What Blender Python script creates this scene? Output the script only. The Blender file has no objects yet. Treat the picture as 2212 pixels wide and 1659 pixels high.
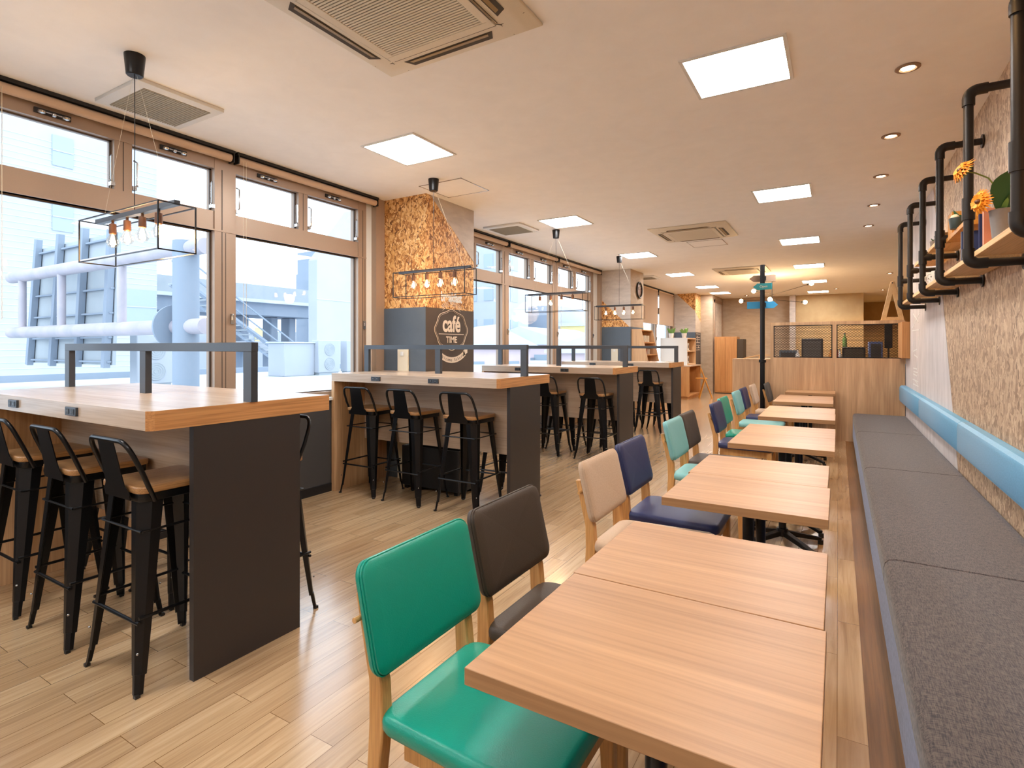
import bpy, bmesh, math, random
from mathutils import Vector, Matrix
random.seed(7)
S = bpy.context.scene
COL = S.collection
R = math.radians
# ------------------------------------------------------------------ materials
def lin(c):
    return tuple((x/12.92 if x <= .04045 else ((x+.055)/1.055)**2.4) for x in (v/255. for v in c))
def newmat(name):
    m = bpy.data.materials.new(name); m.use_nodes = True
    nt = m.node_tree; b = nt.nodes['Principled BSDF']
    return m, nt, b
def N(nt, t, **kw):
    n = nt.nodes.new(t)
    for k, v in kw.items(): setattr(n, k, v)
    return n
def setin(n, **kw):
    for k, v in kw.items(): n.inputs[k.replace('_', ' ')].default_value = v
def plain(name, c, rough=.5, metal=0., spec=.5, bump=0., bscale=200., coat=0.):
    m, nt, b = newmat(name)
    b.inputs['Base Color'].default_value = (*lin(c), 1)
    b.inputs['Roughness'].default_value = rough
    b.inputs['Metallic'].default_value = metal
    b.inputs['Specular IOR Level'].default_value = spec
    b.inputs['Coat Weight'].default_value = coat
    tc = N(nt, 'ShaderNodeTexCoord'); no = N(nt, 'ShaderNodeTexNoise'); setin(no, Scale=bscale, Detail=3.)
    nt.links.new(tc.outputs['Object'], no.inputs['Vector'])
    # faint tonal variation keeps every material procedural
    mx = N(nt, 'ShaderNodeMix', data_type='RGBA', blend_type='MULTIPLY'); mx.inputs[0].default_value = .10
    mx.inputs[6].default_value = (*lin(c), 1)
    nt.links.new(no.outputs['Fac'], mx.inputs[7]); nt.links.new(mx.outputs[2], b.inputs['Base Color'])
    if bump:
        bp = N(nt, 'ShaderNodeBump'); setin(bp, Strength=bump, Distance=.002)
        nt.links.new(no.outputs['Fac'], bp.inputs['Height']); nt.links.new(bp.outputs[0], b.inputs['Normal'])
    return m
def ramp(nt, stops):
    r = N(nt, 'ShaderNodeValToRGB'); e = r.color_ramp.elements
    while len(e) > 1: e.remove(e[-1])
    e[0].position = stops[0][0]; e[0].color = (*lin(stops[0][1]), 1)
    for p, c in stops[1:]:
        x = e.new(p); x.color = (*lin(c), 1)
    return r
def wood(name, c1, c2, axis='X', rough=.42, sc=1., vary=0., fine=.35):
    m, nt, b = newmat(name); L = nt.links.new
    tc = N(nt, 'ShaderNodeTexCoord'); mp = N(nt, 'ShaderNodeMapping')
    s = {'X': (.5, 7, 7), 'Y': (7, .5, 7), 'Z': (7, 7, .5)}[axis]
    mp.inputs['Scale'].default_value = [k*sc for k in s]
    L(tc.outputs['Object'], mp.inputs['Vector'])
    n1 = N(nt, 'ShaderNodeTexNoise'); setin(n1, Scale=1.6, Detail=5., Roughness=.55, Distortion=.6)
    L(mp.outputs[0], n1.inputs['Vector'])
    mp2 = N(nt, 'ShaderNodeMapping'); s2 = {'X': (3, 130, 130), 'Y': (130, 3, 130), 'Z': (130, 130, 3)}[axis]
    mp2.inputs['Scale'].default_value = [k*sc for k in s2]; L(tc.outputs['Object'], mp2.inputs['Vector'])
    n2 = N(nt, 'ShaderNodeTexNoise'); setin(n2, Scale=1., Detail=3.); L(mp2.outputs[0], n2.inputs['Vector'])
    r = ramp(nt, [(.30, c2), (.5, tuple((a+b_)/2 for a, b_ in zip(c1, c2))), (.68, c1)]); L(n1.outputs['Fac'], r.inputs[0])
    r2 = ramp(nt, [(.35, tuple(int(v*.82) for v in c2)), (.6, c1)]); L(n2.outputs['Fac'], r2.inputs[0])
    mx = N(nt, 'ShaderNodeMix', data_type='RGBA'); mx.inputs[0].default_value = fine
    L(r.outputs[0], mx.inputs[6]); L(r2.outputs[0], mx.inputs[7])
    L(mx.outputs[2], b.inputs['Base Color']); b.inputs['Roughness'].default_value = rough
    bp = N(nt, 'ShaderNodeBump'); setin(bp, Strength=.12, Distance=.001); L(n2.outputs['Fac'], bp.inputs['Height']); L(bp.outputs[0], b.inputs['Normal'])
    return m
def osb(name, stops, scale=34., vec=(1, 1, 1), rough=.6, seed=0.):
    """oriented strand board: layers of short flat chips, each with a tone of its own"""
    m, nt, b = newmat(name); L = nt.links.new
    tc = N(nt, 'ShaderNodeTexCoord')
    wn = N(nt, 'ShaderNodeTexNoise'); setin(wn, Scale=13., Detail=2.); L(tc.outputs['Object'], wn.inputs['Vector'])
    sb = N(nt, 'ShaderNodeVectorMath', operation='SUBTRACT'); L(wn.outputs['Color'], sb.inputs[0]); sb.inputs[1].default_value = (.5, .5, .5)
    sc = N(nt, 'ShaderNodeVectorMath', operation='SCALE'); L(sb.outputs[0], sc.inputs[0]); sc.inputs['Scale'].default_value = .13
    ad = N(nt, 'ShaderNodeVectorMath', operation='ADD'); L(tc.outputs['Object'], ad.inputs[0]); L(sc.outputs[0], ad.inputs[1])
    outs = []
    for k, (rot, st) in enumerate((((.75, .4, .3), (1, 1, .42)), ((-.9, .7, -.4), (.9, .9, .38)))):
        mp = N(nt, 'ShaderNodeMapping'); mp.inputs['Rotation'].default_value = rot
        mp.inputs['Scale'].default_value = [a*c for a, c in zip(st, vec)]; mp.inputs['Location'].default_value = (seed, k*3.1, 0)
        L(ad.outputs[0], mp.inputs['Vector'])
        v = N(nt, 'ShaderNodeTexVoronoi'); setin(v, Scale=scale*(1+.25*k), Randomness=1.); L(mp.outputs[0], v.inputs['Vector'])
        sx = N(nt, 'ShaderNodeSeparateColor'); L(v.outputs['Color'], sx.inputs[0]); outs.append((v, sx))
    pick = N(nt, 'ShaderNodeMix', data_type='FLOAT'); 
    gt = N(nt, 'ShaderNodeMath', operation='GREATER_THAN'); gt.inputs[1].default_value = .5; L(outs[0][1].outputs[1], gt.inputs[0])
    L(gt.outputs[0], pick.inputs[0]); L(outs[0][1].outputs[0], pick.inputs[2]); L(outs[1][1].outputs[0], pick.inputs[3])
    fn = N(nt, 'ShaderNodeTexNoise'); setin(fn, Scale=60., Detail=4.); L(tc.outputs['Object'], fn.inputs['Vector'])
    am = N(nt, 'ShaderNodeMath', operation='MULTIPLY_ADD'); am.inputs[1].default_value = .5; am.inputs[2].default_value = -.25; L(fn.outputs['Fac'], am.inputs[0])
    a2 = N(nt, 'ShaderNodeMath', operation='ADD'); L(pick.outputs[0], a2.inputs[0]); L(am.outputs[0], a2.inputs[1])
    r = ramp(nt, stops); L(a2.outputs[0], r.inputs[0]); L(r.outputs[0], b.inputs['Base Color'])
    b.inputs['Roughness'].default_value = rough
    bp = N(nt, 'ShaderNodeBump'); setin(bp, Strength=.35, Distance=.002); L(a2.outputs[0], bp.inputs['Height']); L(bp.outputs[0], b.inputs['Normal'])
    return m
def plaster(name, c1, c2, scale=3., rough=.8, stretch=(1, 1, 1), bump=.1):
    m, nt, b = newmat(name); L = nt.links.new
    tc = N(nt, 'ShaderNodeTexCoord'); mp = N(nt, 'ShaderNodeMapping'); mp.inputs['Scale'].default_value = stretch
    L(tc.outputs['Object'], mp.inputs[0])
    n = N(nt, 'ShaderNodeTexNoise'); setin(n, Scale=scale, Detail=6., Roughness=.6, Distortion=.4); L(mp.outputs[0], n.inputs['Vector'])
    r = ramp(nt, [(.3, c2), (.7, c1)]); L(n.outputs['Fac'], r.inputs[0]); L(r.outputs[0], b.inputs['Base Color'])
    b.inputs['Roughness'].default_value = rough
    n2 = N(nt, 'ShaderNodeTexNoise'); setin(n2, Scale=90., Detail=3.); L(tc.outputs['Object'], n2.inputs['Vector'])
    bp = N(nt, 'ShaderNodeBump'); setin(bp, Strength=bump, Distance=.002); L(n2.outputs['Fac'], bp.inputs['Height']); L(bp.outputs[0], b.inputs['Normal'])
    return m
def fabric(name, c1, c2, scale=260., rough=.85, sheen=.2):
    m, nt, b = newmat(name); L = nt.links.new
    tc = N(nt, 'ShaderNodeTexCoord'); outs = []
    for st in ((1., .10, .25), (.10, 1., .25)):
        mp = N(nt, 'ShaderNodeMapping'); mp.inputs['Scale'].default_value = st; L(tc.outputs['Object'], mp.inputs[0])
        n = N(nt, 'ShaderNodeTexNoise'); setin(n, Scale=scale, Detail=2., Distortion=.3); L(mp.outputs[0], n.inputs['Vector']); outs.append(n)
    mm = N(nt, 'ShaderNodeMath', operation='ADD'); L(outs[0].outputs['Fac'], mm.inputs[0]); L(outs[1].outputs['Fac'], mm.inputs[1])
    hf = N(nt, 'ShaderNodeMath', operation='MULTIPLY'); hf.inputs[1].default_value = .5; L(mm.outputs[0], hf.inputs[0])
    r = ramp(nt, [(.40, c1), (.58, c2)]); L(hf.outputs[0], r.inputs[0]); L(r.outputs[0], b.inputs['Base Color'])
    b.inputs['Roughness'].default_value = rough; b.inputs['Sheen Weight'].default_value = sheen
    bp = N(nt, 'ShaderNodeBump'); setin(bp, Strength=.4, Distance=.001); L(hf.outputs[0], bp.inputs['Height']); L(bp.outputs[0], b.inputs['Normal'])
    return m
def emis(name, c, st):
    m, nt, b = newmat(name)
    b.inputs['Base Color'].default_value = (.8, .8, .8, 1)
    b.inputs['Emission Color'].default_value = (*c, 1); b.inputs['Emission Strength'].default_value = st
    return m
def glassmat(name, tint=(1, 1, 1), gloss=.06, rough=0.):
    m = bpy.data.materials.new(name); m.use_nodes = True; nt = m.node_tree
    nt.nodes.clear(); o = N(nt, 'ShaderNodeOutputMaterial'); t = N(nt, 'ShaderNodeBsdfTransparent'); g = N(nt, 'ShaderNodeBsdfGlossy')
    t.inputs[0].default_value = (*tint, 1); g.inputs['Roughness'].default_value = rough
    mx = N(nt, 'ShaderNodeMixShader'); mx.inputs[0].default_value = gloss
    nt.links.new(t.outputs[0], mx.inputs[1]); nt.links.new(g.outputs[0], mx.inputs[2]); nt.links.new(mx.outputs[0], o.inputs[0])
    return m
def floor_mat():
    m, nt, b = newmat('floor_planks'); L = nt.links.new
    tc = N(nt, 'ShaderNodeTexCoord'); mp = N(nt, 'ShaderNodeMapping'); mp.inputs['Rotation'].default_value = (0, 0, R(90)); mp.inputs['Location'].default_value = (0, .004, 0)
    L(tc.outputs['Object'], mp.inputs[0])
    br = N(nt, 'ShaderNodeTexBrick'); br.offset = .37; br.offset_frequency = 2
    setin(br, Scale=1., Mortar_Size=.0011, Mortar_Smooth=.1, Bias=0., Brick_Width=.91, Row_Height=.110)
    br.inputs['Color1'].default_value = (0, 0, 0, 1); br.inputs['Color2'].default_value = (1, 1, 1, 1); br.inputs['Mortar'].default_value = (.5, .5, .5, 1)
    L(mp.outputs[0], br.inputs['Vector'])
    # grain, shifted board by board
    mg = N(nt, 'ShaderNodeMapping'); mg.inputs['Scale'].default_value = (38, 1.6, 1); L(tc.outputs['Object'], mg.inputs[0])
    ad = N(nt, 'ShaderNodeVectorMath', operation='ADD'); sc = N(nt, 'ShaderNodeVectorMath', operation='SCALE'); sc.inputs['Scale'].default_value = 9.
    L(br.outputs['Color'], sc.inputs[0]); L(mg.outputs[0], ad.inputs[0]); L(sc.outputs[0], ad.inputs[1])
    n = N(nt, 'ShaderNodeTexNoise'); setin(n, Scale=1., Detail=7., Roughness=.62, Distortion=.8); L(ad.outputs[0], n.inputs['Vector'])
    r = ramp(nt, [(.25, FL[0]), (.5, FL[1]), (.78, FL[2])]); L(n.outputs['Fac'], r.inputs[0])
    tone = ramp(nt, [(0., (228, 221, 214)), (1., (255, 255, 255))]); L(br.outputs['Color'], tone.inputs[0])
    mu = N(nt, 'ShaderNodeMix', data_type='RGBA', blend_type='MULTIPLY'); mu.inputs[0].default_value = 1.; L(r.outputs[0], mu.inputs[6]); L(tone.outputs[0], mu.inputs[7])
    mo = N(nt, 'ShaderNodeMix', data_type='RGBA'); L(br.outputs['Fac'], mo.inputs[0]); L(mu.outputs[2], mo.inputs[6]); mo.inputs[7].default_value = (*lin((110, 78, 40)), 1)
    L(mo.outputs[2], b.inputs['Base Color'])
    rr = N(nt, 'ShaderNodeMath', operation='MULTIPLY_ADD'); rr.inputs[1].default_value = .12; rr.inputs[2].default_value = .17; L(n.outputs['Fac'], rr.inputs[0]); L(rr.outputs[0], b.inputs['Roughness'])
    sb = N(nt, 'ShaderNodeMath', operation='MULTIPLY_ADD'); sb.inputs[1].default_value = -1.5; L(br.outputs['Fac'], sb.inputs[0]); L(n.outputs['Fac'], sb.inputs[2])
    b.inputs['Specular IOR Level'].default_value = .8; b.inputs['Coat Weight'].default_value = .6; b.inputs['Coat Roughness'].default_value = .16
    bp = N(nt, 'ShaderNodeBump'); setin(bp, Strength=.05, Distance=.001); L(sb.outputs[0], bp.inputs['Height']); L(bp.outputs[0], b.inputs['Normal'])
    return m
FL = [(160, 130, 98), (190, 159, 122), (208, 181, 146)]
M = {}
M['floor'] = floor_mat()
M['floor_dark'] = wood('floor_border', (136, 94, 50), (102, 68, 34), 'Y', .35, 1.)
M['ceiling'] = plaster('ceiling_white', (248, 247, 245), (243, 242, 240), 6., .9)
M['wallpaper'] = plaster('grey_wallpaper', (200, 190, 180), (176, 166, 158), 4., .85, (1, 1, 3.))
M['wallpaper_warm'] = plaster('taupe_wallpaper', (178, 158, 136), (160, 140, 118), 4., .85, (1, 1, 3.))
M['greywash'] = plaster('grey_streaked_wallpaper', (214, 206, 204), (188, 180, 178), 3.2, .8, (3., 3., .7))
M['amber_wall'] = plaster('amber_wall', (190, 164, 122), (178, 150, 108), 3., .8)
M['osb_wall'] = osb('pale_strand_board', [(.0, (138, 112, 90)), (.3, (166, 138, 112)), (.6, (186, 158, 130)), (1., (206, 182, 152))], 40.)
M['osb'] = osb('golden_strand_board', [(.0, (108, 66, 26)), (.28, (170, 112, 54)), (.6, (212, 158, 92)), (1., (236, 196, 136))], 50., seed=2.)
M['oak'] = wood('light_oak_laminate', (182, 141, 100), (150, 109, 72), 'X', .42, .8, fine=.22)
M['oak_edge'] = wood('oak_edge_band', (204, 158, 108), (178, 128, 80), 'X', .45)
M['counter'] = wood('counter_laminate', (200, 180, 160), (182, 160, 138), 'X', .24, 1., fine=.25)
M['counter_y'] = wood('counter_edge_band', (214, 160, 104), (186, 126, 72), 'Y', .4, 1., fine=.5)
M['counter_v'] = wood('counter_panel_laminate', (212, 174, 132), (188, 146, 104), 'Z', .45, .8)
M['part'] = wood('partition_laminate', (216, 178, 138), (172, 134, 98), 'Z', .5, .9, fine=.2)
M['cabwood'] = wood('cabinet_wood', (200, 146, 90), (176, 118, 64), 'Z', .5)
M['pine'] = wood('pine_shelf_board', (226, 186, 132), (204, 156, 98), 'Y', .55, 1.2)
M['beech'] = wood('beech_chair_wood', (216, 168, 108), (194, 142, 82), 'Z', .42, 2.)
M['stoolwood'] = wood('elm_stool_seat', (196, 148, 96), (140, 100, 62), 'Y', .38, 2.2, fine=.5)
M['charcoal'] = plain('charcoal_laminate', (48, 42, 40), .5, 0, .5, .05, 600)
M['rail'] = plain('dark_grey_steel', (66, 70, 76), .38, .3)
M['black'] = plain('black_painted_steel', (20, 20, 22), .30, .35, .5)
M['pipe'] = plain('dark_gunmetal_pipe', (44, 38, 33), .48, .5, .5, .2, 60)
M['blackplastic'] = plain('black_plastic', (26, 26, 28), .45)
M['frame'] = plain('beige_aluminium', (168, 146, 128), .42, .25)
M['frame_dark'] = plain('window_gasket', (96, 84, 76), .5)
M['chrome'] = plain('brushed_chrome', (190, 190, 190), .22, .9)
M['white'] = plain('white_paint', (226, 226, 222), .55)
M['cream'] = plain('cream_plastic', (222, 214, 192), .45)
M['cream2'] = plain('cream_air_unit', (222, 212, 192), .5)
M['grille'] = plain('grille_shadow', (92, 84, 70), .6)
M['flap'] = plain('gold_brown_flap', (150, 122, 76), .5)
M['ventgrey'] = plain('vent_panel_grey', (160, 152, 132), .6)
M['duct'] = plain('duct_dark', (66, 54, 38), .7)
M['slategrey'] = plaster('slate_paint', (84, 96, 108), (76, 88, 100), 3., .7)
M['chalk'] = plaster('brown_chalkboard_paint', (76, 64, 54), (68, 56, 48), 3., .75)
M['chalkwhite'] = plain('chalk_lettering', (226, 208, 186), .8)
M['sillwall'] = plain('dark_wainscot', (70, 68, 68), .55)
M['blind'] = plain('taupe_roller_fabric', (168, 142, 118), .85)
M['blindroll'] = plain('beige_roller_tube', (206, 180, 156), .6)
M['benchfab'] = fabric('bench_woven_fabric', (36, 36, 46), (98, 90, 88), 360.)
M['benchblue'] = fabric('bench_blue_side', (66, 82, 128), (92, 108, 156), 300.)
M['skyblue'] = fabric('sky_blue_vinyl', (84, 146, 184), (94, 156, 194), 500., .5, .1)
M['green'] = plain('teal_green_vinyl', (2, 146, 126), .33, 0, .5, .25, 320)
M['greenseat'] = M['green']
M['brown'] = plain('dark_brown_vinyl', (64, 54, 45), .5, 0, .4, .3, 320)
M['beige'] = fabric('beige_cloth', (184, 160, 136), (192, 168, 144), 620., .8, .1)
M['navy'] = plain('navy_vinyl', (38, 48, 92), .42, 0, .5, .3, 320)
M['aqua'] = plain('pale_aqua_vinyl', (128, 186, 188), .5, 0, .4, .3, 320)
M['grey'] = plain('dark_grey_cloth', (92, 88, 84), .8, 0, .3, .3, 320)
M['petal'] = plain('orange_petal', (255, 160, 20), .6)
M['leaf'] = plain('dark_green_leaf', (30, 74, 30), .45)
M['stem'] = plain('olive_stem', (120, 130, 50), .6)
M['lightgreen'] = plain('light_green_leaf', (120, 160, 80), .5)
M['pot_grey'] = plain('grey_stone_pot', (128, 124, 122), .7, bump=.3, bscale=90)
M['pot_dark'] = plain('dark_green_glazed_pot', (46, 58, 54), .35)
M['bluebook'] = plain('navy_book_cover', (34, 50, 92), .5)
M['pinkbook'] = plain('salmon_book_cover', (212, 140, 110), .6)
M['paper'] = plain('book_pages', (224, 214, 192), .8)
M['greenbook'] = plain('green_book_cover', (130, 170, 60), .5)
M['redbook'] = plain('red_book_cover', (176, 60, 44), .5)
M['yellowwood'] = wood('honey_wood_box', (212, 150, 60), (184, 118, 36), 'Z', .5)
M['copper'] = plain('bronze_lampholder', (104, 72, 54), .4, .6)
M['signbeige'] = plain('taupe_sign_paint', (150, 122, 100), .6)
M['signteal'] = plain('teal_sign_paint', (40, 138, 142), .6)
M['signblue'] = plain('blue_sign_paint', (54, 156, 206), .6)
M['glass'] = glassmat('window_glass', (.96, .985, 1.), .012)
M['bulbglass'] = glassmat('bulb_glass', (1, .96, .88), .22, .05)
M['panel_light'] = emis('led_panel_diffuser', (1, .99, .98), 38.)
M['bulb'] = emis('warm_filament', (1, .62, .26), 90.)
M['globe'] = emis('warm_globe_bulb', (1, .72, .40), 14.)
M['down'] = emis('downlight_lens', (1, .80, .55), 30.)
M['ext_white'] = plaster('pale_siding', (180, 184, 191), (173, 178, 187), .6, .9)  # haze is put into the exterior colours as pale, mostly bluish tones
M['ext_grey'] = plaster('hazy_grey_steel', (172, 178, 182), (162, 170, 176), 1.2, .8)  # lightened grey stands in for haze over the steel
M['ext_pipe'] = plaster('pink_grey_painted_pipe', (184, 174, 180), (160, 158, 168), 2., .6)
M['ext_blue'] = plaster('hazy_blue_concrete', (146, 156, 170), (138, 150, 164), .6, .9)
M['ext_window'] = plain('far_window_glass', (158, 172, 184), .3)
M['ext_roof'] = plaster('pale_roofing', (206, 214, 222), (190, 200, 210), .6, .9)
M['ext_pink'] = plaster('pink_clapboard', (224, 204, 206), (212, 192, 196), .8, .9)
M['ext_yellow'] = plain('pale_yellow_render', (238, 222, 160), .9)
M['ext_deck'] = plaster('wet_roof_membrane', (196, 202, 206), (186, 194, 200), .4, .7)
# ------------------------------------------------------------------ mesh builder
def rrect(w, h, r, n=5, cx=0, cy=0):
    pts = []
    for (sx, sy, a0) in ((1, 1, 0), (-1, 1, 90), (-1, -1, 180), (1, -1, 270)):
        for k in range(n+1):
            a = R(a0+90*k/n); pts.append((cx+sx*(w/2-r)+r*math.cos(a), cy+sy*(h/2-r)+r*math.sin(a)))
    return pts
class MB:
    def __init__(s): s.v = []; s.f = []; s.m = []; s.mi = 0
    def add(s, vs, fs):
        o = len(s.v); s.v += [tuple(v) for v in vs]; s.f += [tuple(i+o for i in f) for f in fs]; s.m += [s.mi]*len(fs); return s
    def box(s, x0, x1, y0, y1, z0, z1):
        x0, x1 = min(x0, x1), max(x0, x1); y0, y1 = min(y0, y1), max(y0, y1); z0, z1 = min(z0, z1), max(z0, z1)
        return s.add([(x0, y0, z0), (x1, y0, z0), (x1, y1, z0), (x0, y1, z0), (x0, y0, z1), (x1, y0, z1), (x1, y1, z1), (x0, y1, z1)],
                     [(0, 3, 2, 1), (4, 5, 6, 7), (0, 1, 5, 4), (1, 2, 6, 5), (2, 3, 7, 6), (3, 0, 4, 7)])
    def obox(s, c, size, mat):
        vs = [Vector(c)+mat @ Vector((sx*size[0]/2, sy*size[1]/2, sz*size[2]/2)) for sz in (-1, 1) for sx, sy in ((-1, -1), (1, -1), (1, 1), (-1, 1))]
        return s.add(vs, [(0, 3, 2, 1), (4, 5, 6, 7), (0, 1, 5, 4), (1, 2, 6, 5), (2, 3, 7, 6), (3, 0, 4, 7)])
    def loft(s, rings, cap=True, closed=True):
        n = len(rings[0]); vs = [p for r in rings for p in r]; fs = []
        for k in range(len(rings)-1):
            for i in range(n if closed else n-1):
                j = (i+1) % n; fs.append((k*n+i, k*n+j, (k+1)*n+j, (k+1)*n+i))
        if cap and closed:
            fs.append(tuple(range(n-1, -1, -1))); fs.append(tuple((len(rings)-1)*n+i for i in range(n)))
        return s.add(vs, fs)
    def prism(s, pts, off):
        off = Vector(off); a = [Vector(p) for p in pts]; return s.loft([a, [p+off for p in a]])
    def bar(s, p0, p1, w, h, up=(0, 0, 1), w1=None, h1=None):
        p0, p1 = Vector(p0), Vector(p1); d = (p1-p0).normalized(); u = Vector(up)
        if abs(d.dot(u)) > .98: u = Vector((0, 1, 0))
        x = d.cross(u).normalized(); y = x.cross(d).normalized()
        r = lambda p, w, h: [p+x*w/2*a+y*h/2*b for a, b in ((-1, -1), (1, -1), (1, 1), (-1, 1))]
        return s.loft([r(p0, w, h), r(p1, w1 or w, h1 or h)])
    def tube(s, path, r, n=10, closed=False, cap=True):
        P = [Vector(p) for p in path]; m = len(P); rings = []; up = None
        for i in range(m):
            if closed: d = (P[(i+1) % m]-P[i-1]).normalized()
            else: d = ((P[min(i+1, m-1)]-P[max(i-1, 0)])).normalized()
            if up is None: up = Vector((0, 0, 1)) if abs(d.z) < .9 else Vector((1, 0, 0))
            x = d.cross(up).normalized(); y = x.cross(d).normalized(); up = y
            rr = r[i] if isinstance(r, (list, tuple)) else r
            rings.append([P[i]+x*rr*math.cos(2*math.pi*k/n)+y*rr*math.sin(2*math.pi*k/n) for k in range(n)])
        if closed: rings.append(rings[0]); return s.loft(rings, cap=False)
        return s.loft(rings, cap=cap)
    def cyl(s, p0, p1, r, r1=None, n=16): return s.tube([p0, p1], [r, r if r1 is None else r1], n)
    def lathe(s, prof, c=(0, 0, 0), n=24):
        rings = [[(c[0]+max(r, 1e-4)*math.cos(2*math.pi*k/n), c[1]+max(r, 1e-4)*math.sin(2*math.pi*k/n), c[2]+z) for k in range(n)] for r, z in prof]
        return s.loft(rings)
    def ball(s, c, r, n=14, sz=1.):
        return s.lathe([(r*math.sin(math.pi*k/8), -r*sz*math.cos(math.pi*k/8)) for k in range(9)], c, n)
    def pillow(s, pts, z0, z1, er, puff=.006, mat=None):
        """soft slab: outline pts (xy), rounded rim er, slightly domed top"""
        cx = sum(p[0] for p in pts)/len(pts); cy = sum(p[1] for p in pts)/len(pts)
        mx = max(max(abs(p[0]-cx), abs(p[1]-cy)) for p in pts)
        def ring(ins, z):
            k = 1-ins/mx; return [(cx+(p[0]-cx)*k, cy+(p[1]-cy)*k, z) for p in pts]
        rs = [ring(mx*.97, z0)]
        for a in (0, 25, 50, 75): rs.append(ring(er*(1-math.sin(R(a))), z0+er*(1-math.cos(R(a)))))
        for a in (90, 65, 40, 20, 0): rs.append(ring(er*(1-math.sin(R(a))), z1-er*(1-math.cos(R(a)))))
        for q in (.15, .3, .5, .75, .97):
            rs.append(ring(er+(mx-er)*q, z1+puff*(1-(1-q)**3)))
        if mat is not None: rs = [[mat @ Vector(p) for p in r] for r in rs]
        return s.loft(rs)
    def build(s, name, mat, parent=None, label=None, bevel=0., seg=2, smooth=True, loc=None):
        me = bpy.data.meshes.new(name); me.from_pydata(s.v, [], s.f)
        bm = bmesh.new(); bm.from_mesh(me); bmesh.ops.remove_doubles(bm, verts=bm.verts, dist=1e-6)
        bmesh.ops.recalc_face_normals(bm, faces=bm.faces); bm.to_mesh(me); bm.free()
        mats = mat if isinstance(mat, (list, tuple)) else [mat]
        for m in mats: me.materials.append(M[m] if isinstance(m, str) else m)
        if len(mats) > 1 and len(me.polygons) == len(s.m):
            for p, i in zip(me.polygons, s.m): p.material_index = i
        if smooth:
            for p in me.polygons: p.use_smooth = True
            me.set_sharp_from_angle(angle=R(38))
        o = bpy.data.objects.new(name, me); COL.objects.link(o)
        if parent: o.parent = parent
        if label: o['label'] = label
        if loc: o.location = loc
        if bevel:
            b = o.modifiers.new('bevel', 'BEVEL'); b.width = bevel; b.segments = seg; b.limit_method = 'ANGLE'; b.angle_limit = R(40)
        return o
def thing(name, label, cat, loc=(0, 0, 0), rz=0., group=None):
    o = bpy.data.objects.new(name, None); COL.objects.link(o); o.location = loc; o.rotation_euler = (0, 0, rz)
    o.empty_display_size = .05; o['label'] = label; o['category'] = cat
    if group: o['group'] = group
    return o
def tag(o, label, cat, group=None, kind=None):
    o['label'] = label; o['category'] = cat
    if group: o['group'] = group
    if kind: o['kind'] = kind
    return o
def struct(o): o['kind'] = 'structure'; return o
def dup(o, loc=None, rz=None, label=None, group=None, parent=None):
    kids = list(o.children); c = o.copy(); COL.objects.link(c)
    if parent is not None: c.parent = parent
    if loc is not None: c.location = loc
    if rz is not None: c.rotation_euler = (0, 0, rz)
    if label: c['label'] = label
    if group: c['group'] = group
    for k in kids: dup(k, parent=c)
    return c
def text(body, size, matname, parent, name, origin, xdir, ydir, thick=.001, sx=1., offset=0., align='CENTER'):
    cu = bpy.data.curves.new(name, 'FONT'); cu.body = body; cu.size = size; cu.align_x = align; cu.align_y = 'CENTER'
    cu.extrude = thick; cu.offset = offset
    t = bpy.data.objects.new(name, cu); COL.objects.link(t)
    bpy.context.view_layer.update(); dg = bpy.context.evaluated_depsgraph_get()
    me = bpy.data.meshes.new_from_object(t.evaluated_get(dg)); bpy.data.objects.remove(t)
    x = Vector(xdir).normalized(); y = Vector(ydir).normalized(); z = x.cross(y)
    mt = Matrix((x*sx, y, z)).transposed().to_4x4(); mt.translation = Vector(origin); me.transform(mt)
    me.materials.clear(); me.materials.append(M[matname])
    o = bpy.data.objects.new(name, me); COL.objects.link(o); o.parent = parent; return o
CEIL = 2.83
XW = -4.01      # inner face of the window-side wall
XR = .775       # inner face of the bench wall
YB = 18.0       # far wall
# ================================================================== THE ROOM
struct(MB().box(-4.26, 3.6, -3, 22.1, -.12, 0).build('floor', 'floor'))
struct(MB().box(-4.26, 3.6, -3, 22.1, CEIL, CEIL+.12).build('ceiling', 'ceiling'))
struct(MB().box(.085, .775, -3, 8.97, 0, .003).build('trim_1', 'floor_dark'))
# bench wall: strand board with a grey papered far end
wr = struct(MB().box(XR, XR+.16, -3, 8.42, 0, CEIL).box(XR, XR+.16, 8.42, 8.97, 0, 1.175).build('wall_right', 'osb_wall'))
t = .003
mb = MB(); mb.prism([(XR-t, 5.06, 0), (XR-t, 8.42, 0), (XR-t, 8.42, CEIL), (XR-t, 6.50, CEIL)], (t, 0, 0))
mb.box(XR-t, XR, 8.42, 8.97, 0, 1.175); mb.box(XR, XR+.16, 8.42, 8.424, 1.175, CEIL)
mb.build('wallpaper_panel', 'greywash', wr, 'grey streaked wallpaper panel with slanting edge')
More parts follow.
